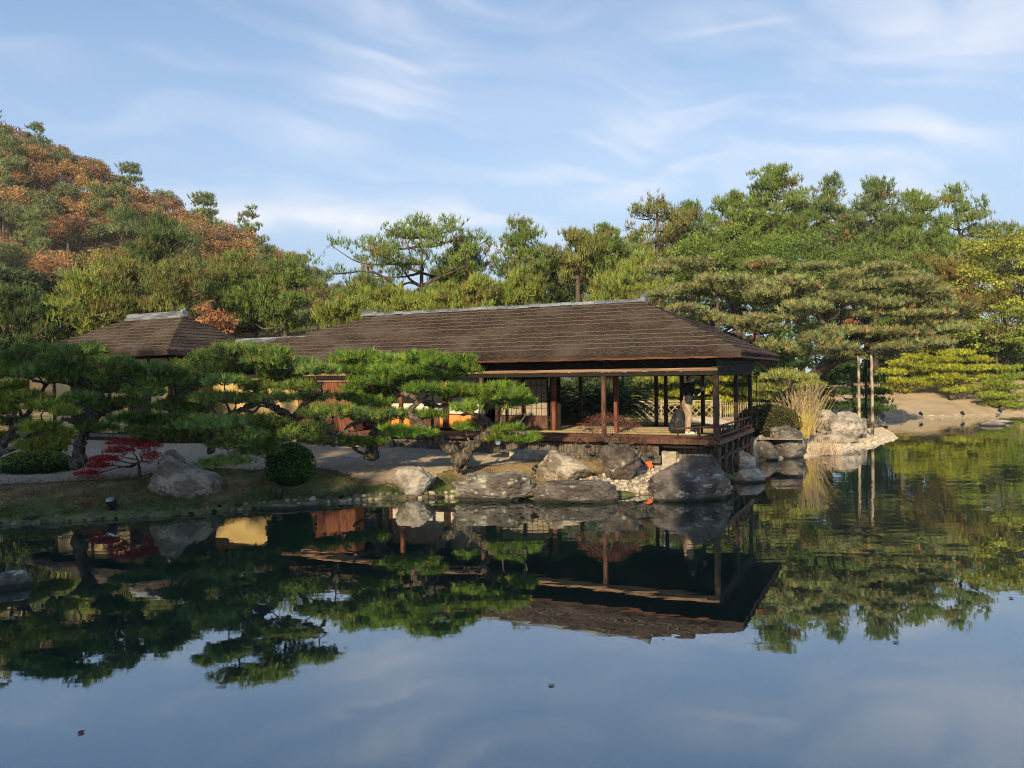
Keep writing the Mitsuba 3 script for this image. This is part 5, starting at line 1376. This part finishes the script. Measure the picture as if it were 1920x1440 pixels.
KINDS = [('rust', 'leaf', (.165, .094, .045), 'rust-orange autumn tree on the wooded hillside'), ('orange', 'leaf', (.205, .13, .055), 'golden-orange autumn tree on the wooded hillside'), ('brown', 'leaf', (.17, .112, .058), 'dull brown half-bare tree on the wooded hillside'),
         ('olive', 'leaf', (.15, .125, .040), 'olive-yellow tree on the wooded hillside'), ('green', 'leaf', (.085, .100, .045), 'dark green broadleaf tree on the wooded hillside'), ('pine', 'pine', (.095, .12, .048), 'green pine on the wooded hillside'), ('red', 'leaf', (.15, .083, .05), 'reddish-brown tree on the wooded hillside')]
stick = tube([[0, 0, -.6], [.1, 0, 2.5], [0, .1, 5]], [.22, .16, .08], 6)
for i, (k, form, col, lab) in enumerate(KINDS):
    for v in range(2):
        m, c = hill_proto(form, col, 700 + i * 10 + v)
        scene[f'proto_{k}_{v}'] = {'type': 'shapegroup', 'crown': shape(m, 'mat_leaf', False, None, c), 'trunk': shape(stick, 'mat_bark_far', True)}
rng = np.random.default_rng(42)
spots = []
cand = np.column_stack([rng.uniform(-118, -14, 16000), rng.uniform(80, 172, 16000)])
cand = np.vstack([cand, np.column_stack([rng.uniform(-100, -48, 300), rng.uniform(250, 290, 300)])])
zz = np.where(cand[:, 1] < 200, hill_z(cand[:, 0], cand[:, 1]), np.interp(cand[:, 0], [-190, -120, -84, -66, -48, -40], [52, 50, 38, 28, 10, 0]) * sst(236, 285, cand[:, 1]))
uu = cand[:, 0] / cand[:, 1] * FPX + 960
ok = (uu > -45) & (uu < 665) & (zz > 3.0) & ((cand[:, 1] < 200) | ((uu > 560)))
vv = 707 - (zz + 7 - CH) * FPX / cand[:, 1]
ok &= vv < 585
for (x, y), z in zip(cand[ok], zz[ok]):
    gap = 3.5 if y < 200 else 6.0
    if all((x - a) ** 2 + (y - b) ** 2 > gap ** 2 for a, b, _ in spots):
        spots.append((x, y, z))
    if len(spots) >= 298: break
print('hill trees', len(spots))
for x, y, z in spots:
    w = meshkit.fbm(np.array([[x * .05, y * .05, 1.0]]), 3, 5)[0]
    hgt = z / 50
    p = np.array([.20, .17 + .3 * max(0, w - .45) * 2, .15, .15, .16, .10, .06])
    if y < 105: p *= [.5, .6, .5, 1, 2.2, 1.5, .5]
    if y > 200: p = np.array([.2, .1, .6, .1, 0, 0, .2])
    i = int(rng.choice(7, p=p / p.sum()))
    k, form, col, lab = KINDS[i]
    pu = x / y * FPX + 960
    rel = (z - 2) / max(1, hill_z(np.array([x]), np.array([168.0]))[0])
    where = 'on the distant hill in the gap' if y > 200 else ('near the skyline' if rel > .8 else 'halfway up' if rel > .45 else 'low down') + (' at the far left' if pu < 130 else ' in its left half' if pu < 270 else ' in its middle' if pu < 400 else ' at its right end')
    lab = lab.replace('on the wooded hillside', where if y > 200 else where + ' of the wooded hillside')
    key = thing('hillside_tree', lab, 'tree', lab.replace(' tree ', ' trees ').replace(' pine ', ' pines ', 1))
    s = min(1.2, math.exp(rng.normal() * .22)) * (1.25 if form == 'pine' else 1)
    if y > 200: s *= 1.2
    scene[key] = {'type': 'instance', 'shapegroup': {'type': 'ref', 'id': f'proto_{k}_{rng.integers(2)}'}, 'to_world': T().translate([float(x), float(y), float(z) - .3]).rotate([0, 0, 1], float(rng.uniform(0, 360))).scale([s, s, s * float(rng.uniform(.85, 1.15))])}
# trees on the photographer's own bank, which shade the near shore
for x, y, h, k in SHADE if 'SHADE' in globals() else ():
    pass
# --- the wood on the photographer's bank: it stands out of view and keeps the low sun off the near shore
SHADE = [(-40, -26, 29), (-34, -22, 27), (-28.5, -19, 24), (-22.5, -16, 20), (-17.5, -12, 15.5), (-13, -10, 12.0), (-9.5, -9, 10.2), (-6, -8, 9.0), (-2.5, -8, 8.6), (1.2, -8, 8.6), (-4.0, -9, 17), (4.2, -8, 8.2), (-48, -24, 25), (-56, -20, 26)]
rng = np.random.default_rng(90)
for i, (x, y, h) in enumerate(SHADE):
    key = thing('near_bank_tree', 'green tree of the wood behind the photographer on the near bank', 'tree', 'trees of the near bank')
    s = h / 8.0
    scene[key] = {'type': 'instance', 'shapegroup': {'type': 'ref', 'id': f'proto_green_{i % 2}'}, 'to_world': T().translate([float(x), float(y), .3]).rotate([0, 0, 1], 77.0 * i).scale([s * .9 if h != 17 else 0.5, s * .9 if h != 17 else 0.5, s])}

# --- the man on the veranda, his bag and his phone
import manifold3d as m3


def blobs_mesh(bones, edge=.03, it=6):
    """bones: lists of (point, radius); every bone is the hull of the spheres at its joints; all joined and smoothed."""
    tot = None
    for b in bones:
        hull = m3.Manifold.batch_hull([m3.Manifold.sphere(r, 14).translate([float(x) for x in p]) for p, r in b])
        tot = hull if tot is None else tot + hull
    tot = tot.refine_to_length(edge)
    m = tot.to_mesh()
    tm = trimesh.Trimesh(m.vert_properties[:, :3], m.tri_verts, process=True)
    trimesh.smoothing.filter_taubin(tm, iterations=it)
    return np.array(tm.vertices), np.array(tm.faces)


# local frame: x = the way he faces (right in the photograph), y = his left (away from the camera), z up
mp = at(1289, 815, 22.4); mp[2] = 1.172
MANM = np.eye(4); yaw = math.radians(8); MANM[:2, :2] = [[math.cos(yaw), -math.sin(yaw)], [math.sin(yaw), math.cos(yaw)]]; MANM[:3, 3] = mp
A = lambda *p: np.array(p, float)
sh_r, el_r, wr_r = A(.03, -.19, 1.37), A(.17, -.25, 1.13), A(.39, -.11, 1.25)
sh_l, el_l, wr_l = A(.05, .19, 1.37), A(.21, .25, 1.15), A(.40, .07, 1.26)


def hand(w, d, side):
    """Palm and five bent fingers round a phone; d is the way the forearm points."""
    d = unit(d); up = A(0, 0, 1); s = unit(np.cross(up, d)) * side
    palm = w + d * .055
    bones = [[(w, .026), (palm + up * .025, .020), (palm - up * .028, .020)]]
    for k, ln in enumerate((.074, .082, .077, .060)):
        root = palm + up * (.032 - .021 * k) + d * .022
        kn = root + d * ln * .42 + s * .008
        mid = kn + d * ln * .22 + s * ln * .30
        tip = mid - d * ln * .08 + s * ln * .28
        bones += [[(root - d * .02, .0105), (kn, .0098)], [(kn, .0098), (mid, .009)], [(mid, .009), (tip, .0078)]]
    tr = w + d * .022 + up * .026
    t1, t2 = tr + up * .035 + d * .018 + s * .018, tr + up * .048 + d * .045 + s * .036
    bones += [[(tr, .014), (t1, .0115)], [(t1, .0115), (t2, .009)]]
    return bones


head = A(.075, 0, 1.575)
body = [[(A(.02, 0, 1.36), .062), (A(.045, 0, 1.47), .055)],                                        # neck
        [(head + A(-.018, 0, .035), .083), (head + A(.028, 0, .02), .074), (head + A(.035, 0, -.045), .052), (head + A(.012, 0, -.06), .052)],   # skull, face, jaw
        [(head + A(.062, 0, -.082), .021), (head + A(.03, 0, -.075), .04)],
        [(head + A(.098, 0, .012), .010), (head + A(.114, 0, -.018), .013), (head + A(.09, 0, -.02), .014)],       # nose
        [(head + A(.088, .03, .03), .012), (head + A(.088, -.03, .03), .012)],                         # brow
        [(head + A(-.004, -.083, .008), .016), (head + A(-.012, -.088, -.018), .012)], [(head + A(-.004, .083, .008), .016), (head + A(-.012, .088, -.018), .012)]]
body += [[(el_r * .3 + wr_r * .7, .036), (wr_r, .027)], [(el_l * .3 + wr_l * .7, .036), (wr_l, .027)]]
body += hand(wr_r, A(.85, .30, .28), 1) + hand(wr_l, A(.9, -.15, .25), -1)
body += [[(A(.045, 0, 1.47), .054), (A(-.01, 0, 1.30), .10)], [(A(0, 0, 1.30), .08), (sh_r, .04)], [(A(0, 0, 1.3), .08), (sh_l, .04)], [(sh_r, .036), (el_r, .034)], [(el_r, .034), (wr_r, .027)], [(sh_l, .036), (el_l, .034)], [(el_l, .034), (wr_l, .027)],
         [(A(0, 0, 1.3), .09), (A(-.02, 0, .95), .09)], [(A(0, -.09, .88), .07), (A(.02, -.10, .48), .05)], [(A(.02, -.10, .48), .045), (A(-.01, -.10, .07), .032)], [(A(0, .09, .88), .07), (A(.06, .10, .48), .05)], [(A(.06, .10, .48), .045), (A(.05, .10, .07), .032)], [(A(-.02, 0, .95), .09), (A(0, -.09, .88), .08), (A(0, .09, .88), .08)]]
man = thing('person', 'man in dark jacket, beige trousers and white mask holding up a phone on the veranda', 'person')


def mpart(name, mesh, m_, smooth=True, **kw):
    return part(man, name, xf(mesh, MANM), m_, smooth, **kw)


scene[man] = shape(xf(blobs_mesh(body, .015, 4), MANM), 'mat_skin', True)
jac = [[(A(-.015, -.12, 1.34), .085), (A(-.015, .12, 1.34), .085), (A(.01, 0, 1.40), .075)], [(A(-.01, -.11, 1.30), .10), (A(-.01, .11, 1.30), .10), (A(.03, -.09, 1.08), .115), (A(.03, .09, 1.08), .115)],
       [(A(.03, -.09, 1.08), .115), (A(.03, .09, 1.08), .115), (A(0, -.085, .875), .112), (A(0, .085, .875), .112)], [(A(-.005, -.12, 1.36), .078), (sh_r, .076)], [(A(-.005, .12, 1.36), .078), (sh_l, .076)],
       [(sh_r, .075), (el_r, .060)], [(el_r, .060), (el_r * .25 + wr_r * .75, .046)], [(sh_l, .075), (el_l, .060)], [(el_l, .060), (el_l * .25 + wr_l * .75, .046)]]
mpart('jacket', blobs_mesh(jac, .03, 6), 'mat_jacket')
tro = [[(A(-.01, -.07, .90), .108), (A(-.01, .07, .90), .108), (A(-.01, -.085, .80), .105), (A(-.01, .085, .80), .105)], [(A(-.01, -.09, .82), .102), (A(.015, -.10, .48), .076)], [(A(.015, -.10, .48), .074), (A(-.015, -.10, .085), .062)],
       [(A(-.01, .09, .82), .102), (A(.06, .10, .48), .076)], [(A(.06, .10, .48), .074), (A(.045, .10, .085), .062)]]
mpart('trousers', blobs_mesh(tro, .03, 6), 'mat_trousers')
for s, x in ((-1, -.015), (1, .045)):
    mpart('sock', blobs_mesh([[(A(x - .03, .10 * s, .05), .042), (A(x, .10 * s, .09), .040)], [(A(x - .035, .10 * s, .038), .036), (A(x + .10, .105 * s, .036), .036), (A(x + .165, .108 * s, .028), .026)]], .02, 4), 'mat_white_cloth')
mpart('hair', blobs_mesh([[(head + A(-.030, 0, .052), .086), (head + A(.020, 0, .072), .068)], [(head + A(-.055, 0, .02), .066), (head + A(-.05, 0, -.03), .052)], [(head + A(.05, 0, .088), .040), (head + A(.02, .04, .075), .05), (head + A(.02, -.04, .075), .05)]], .014, 4), 'mat_hair')
mpart('mask', blobs_mesh([[(head + A(.075, -.035, -.035), .030), (head + A(.075, .035, -.035), .030), (head + A(.100, 0, -.03), .030), (head + A(.06, 0, -.085), .034)]], .012, 3), 'mat_white_cloth')
mpart('shirt_collar', blobs_mesh([[(A(-.03, -.05, 1.445), .026), (A(-.045, .05, 1.445), .026)], [(A(-.03, -.055, 1.445), .025), (A(.075, -.045, 1.385), .022)], [(A(-.03, .055, 1.445), .025), (A(.075, .045, 1.385), .022)], [(A(.075, -.045, 1.385), .020), (A(.105, 0, 1.33), .018)], [(A(.075, .045, 1.385), .020), (A(.105, 0, 1.33), .018)]], .016, 3), 'mat_white_cloth')
for s in (-1, 1):
    ring_ = head + np.stack([.108 + 0 * np.arange(13), s * .033 + .026 * np.cos(np.arange(13) * math.pi / 6), .012 + .019 * np.sin(np.arange(13) * math.pi / 6)], 1)
    gl = mpart('glasses', cat([tube(ring_, .0035, 5), tube([head + A(.108, s * .058, .014), head + A(.0, s * .088, .016)], .0035, 5)]), 'mat_metal_black')
    mpart('eye', (np.array(ICO[2].vertices) * .010 + head + A(.088, s * .032, .013), np.array(ICO[2].faces)), 'mat_white_cloth')
    mpart('pupil', (np.array(ICO[1].vertices) * .0055 + head + A(.0955, s * .032, .013), np.array(ICO[1].faces)), 'mat_metal_black')
ph = (wr_r + wr_l) / 2 + A(.115, 0, .045)
single('phone', xf((box(-.005, .005, -.078, .078, -.037, .037, .003)[0] + ph, box(-.005, .005, -.078, .078, -.037, .037, .003)[1]), MANM), 'mat_metal_black', 'dark phone held in the hands of the man', 'phone')
bag = thing('bag', 'large black rounded bag standing on the veranda floor behind the legs of the man', 'bag')
bp = A(-.10, .36, 0)
v, f = blobs_mesh([[(bp + A(-.10, 0, .16), .155), (bp + A(.13, 0, .16), .15), (bp + A(-.02, 0, .50), .175), (bp + A(-.20, .02, .14), .12)]], .03, 6)
v[:, 2] = np.maximum(v[:, 2], 0.0)
scene[bag] = shape(xf((v, f), MANM), 'mat_jacket', True)
part(bag, 'strap', xf(tube(curve([bp + A(-.16, -.14, .55), bp + A(-.26, -.19, .35), bp + A(-.18, -.17, .10)], 6), .018, 6), MANM), 'mat_metal_black', True)
part(bag, 'handle', xf(tube(curve([bp + A(-.08, 0, .66), bp + A(-.03, 0, .72), bp + A(.03, 0, .66)], 5), .014, 6), MANM), 'mat_metal_black', True)
part(bag, 'zip', xf(tube(curve([bp + A(-.20, -.145, .30), bp + A(-.06, -.175, .42), bp + A(.10, -.165, .30)], 6), .006, 5), MANM), 'mat_lens', True)
single('low_table', cat([xf(box(-.85, -.15, 1.35, 1.95, 1.36, 1.40, .006), PAV)] + [xf(box(a, a + .05, b, b + .05, 1.16, 1.36), PAV) for a in (-.82, -.23) for b in (1.40, 1.86)]), 'mat_wood_black', 'low black table on the floor right of the man', 'table')
# --- the afternoon air: a thin haze over the whole place
scene['air'] = {'type': 'homogeneous', 'albedo': {'type': 'rgb', 'value': [.95, .95, .95]}, 'sigma_t': 0.00028}
scene['haze'] = {'type': 'cube', 'to_world': T().translate([0, 0, 42.0]).scale([520, 520, 46]), 'bsdf': {'type': 'null'}, 'interior': {'type': 'ref', 'id': 'air'}}
labels['haze'] = {'label': 'thin afternoon haze that pales the wooded hillside and the far trees', 'kind': 'stuff'}
scene['camera']['medium'] = {'type': 'ref', 'id': 'air'}
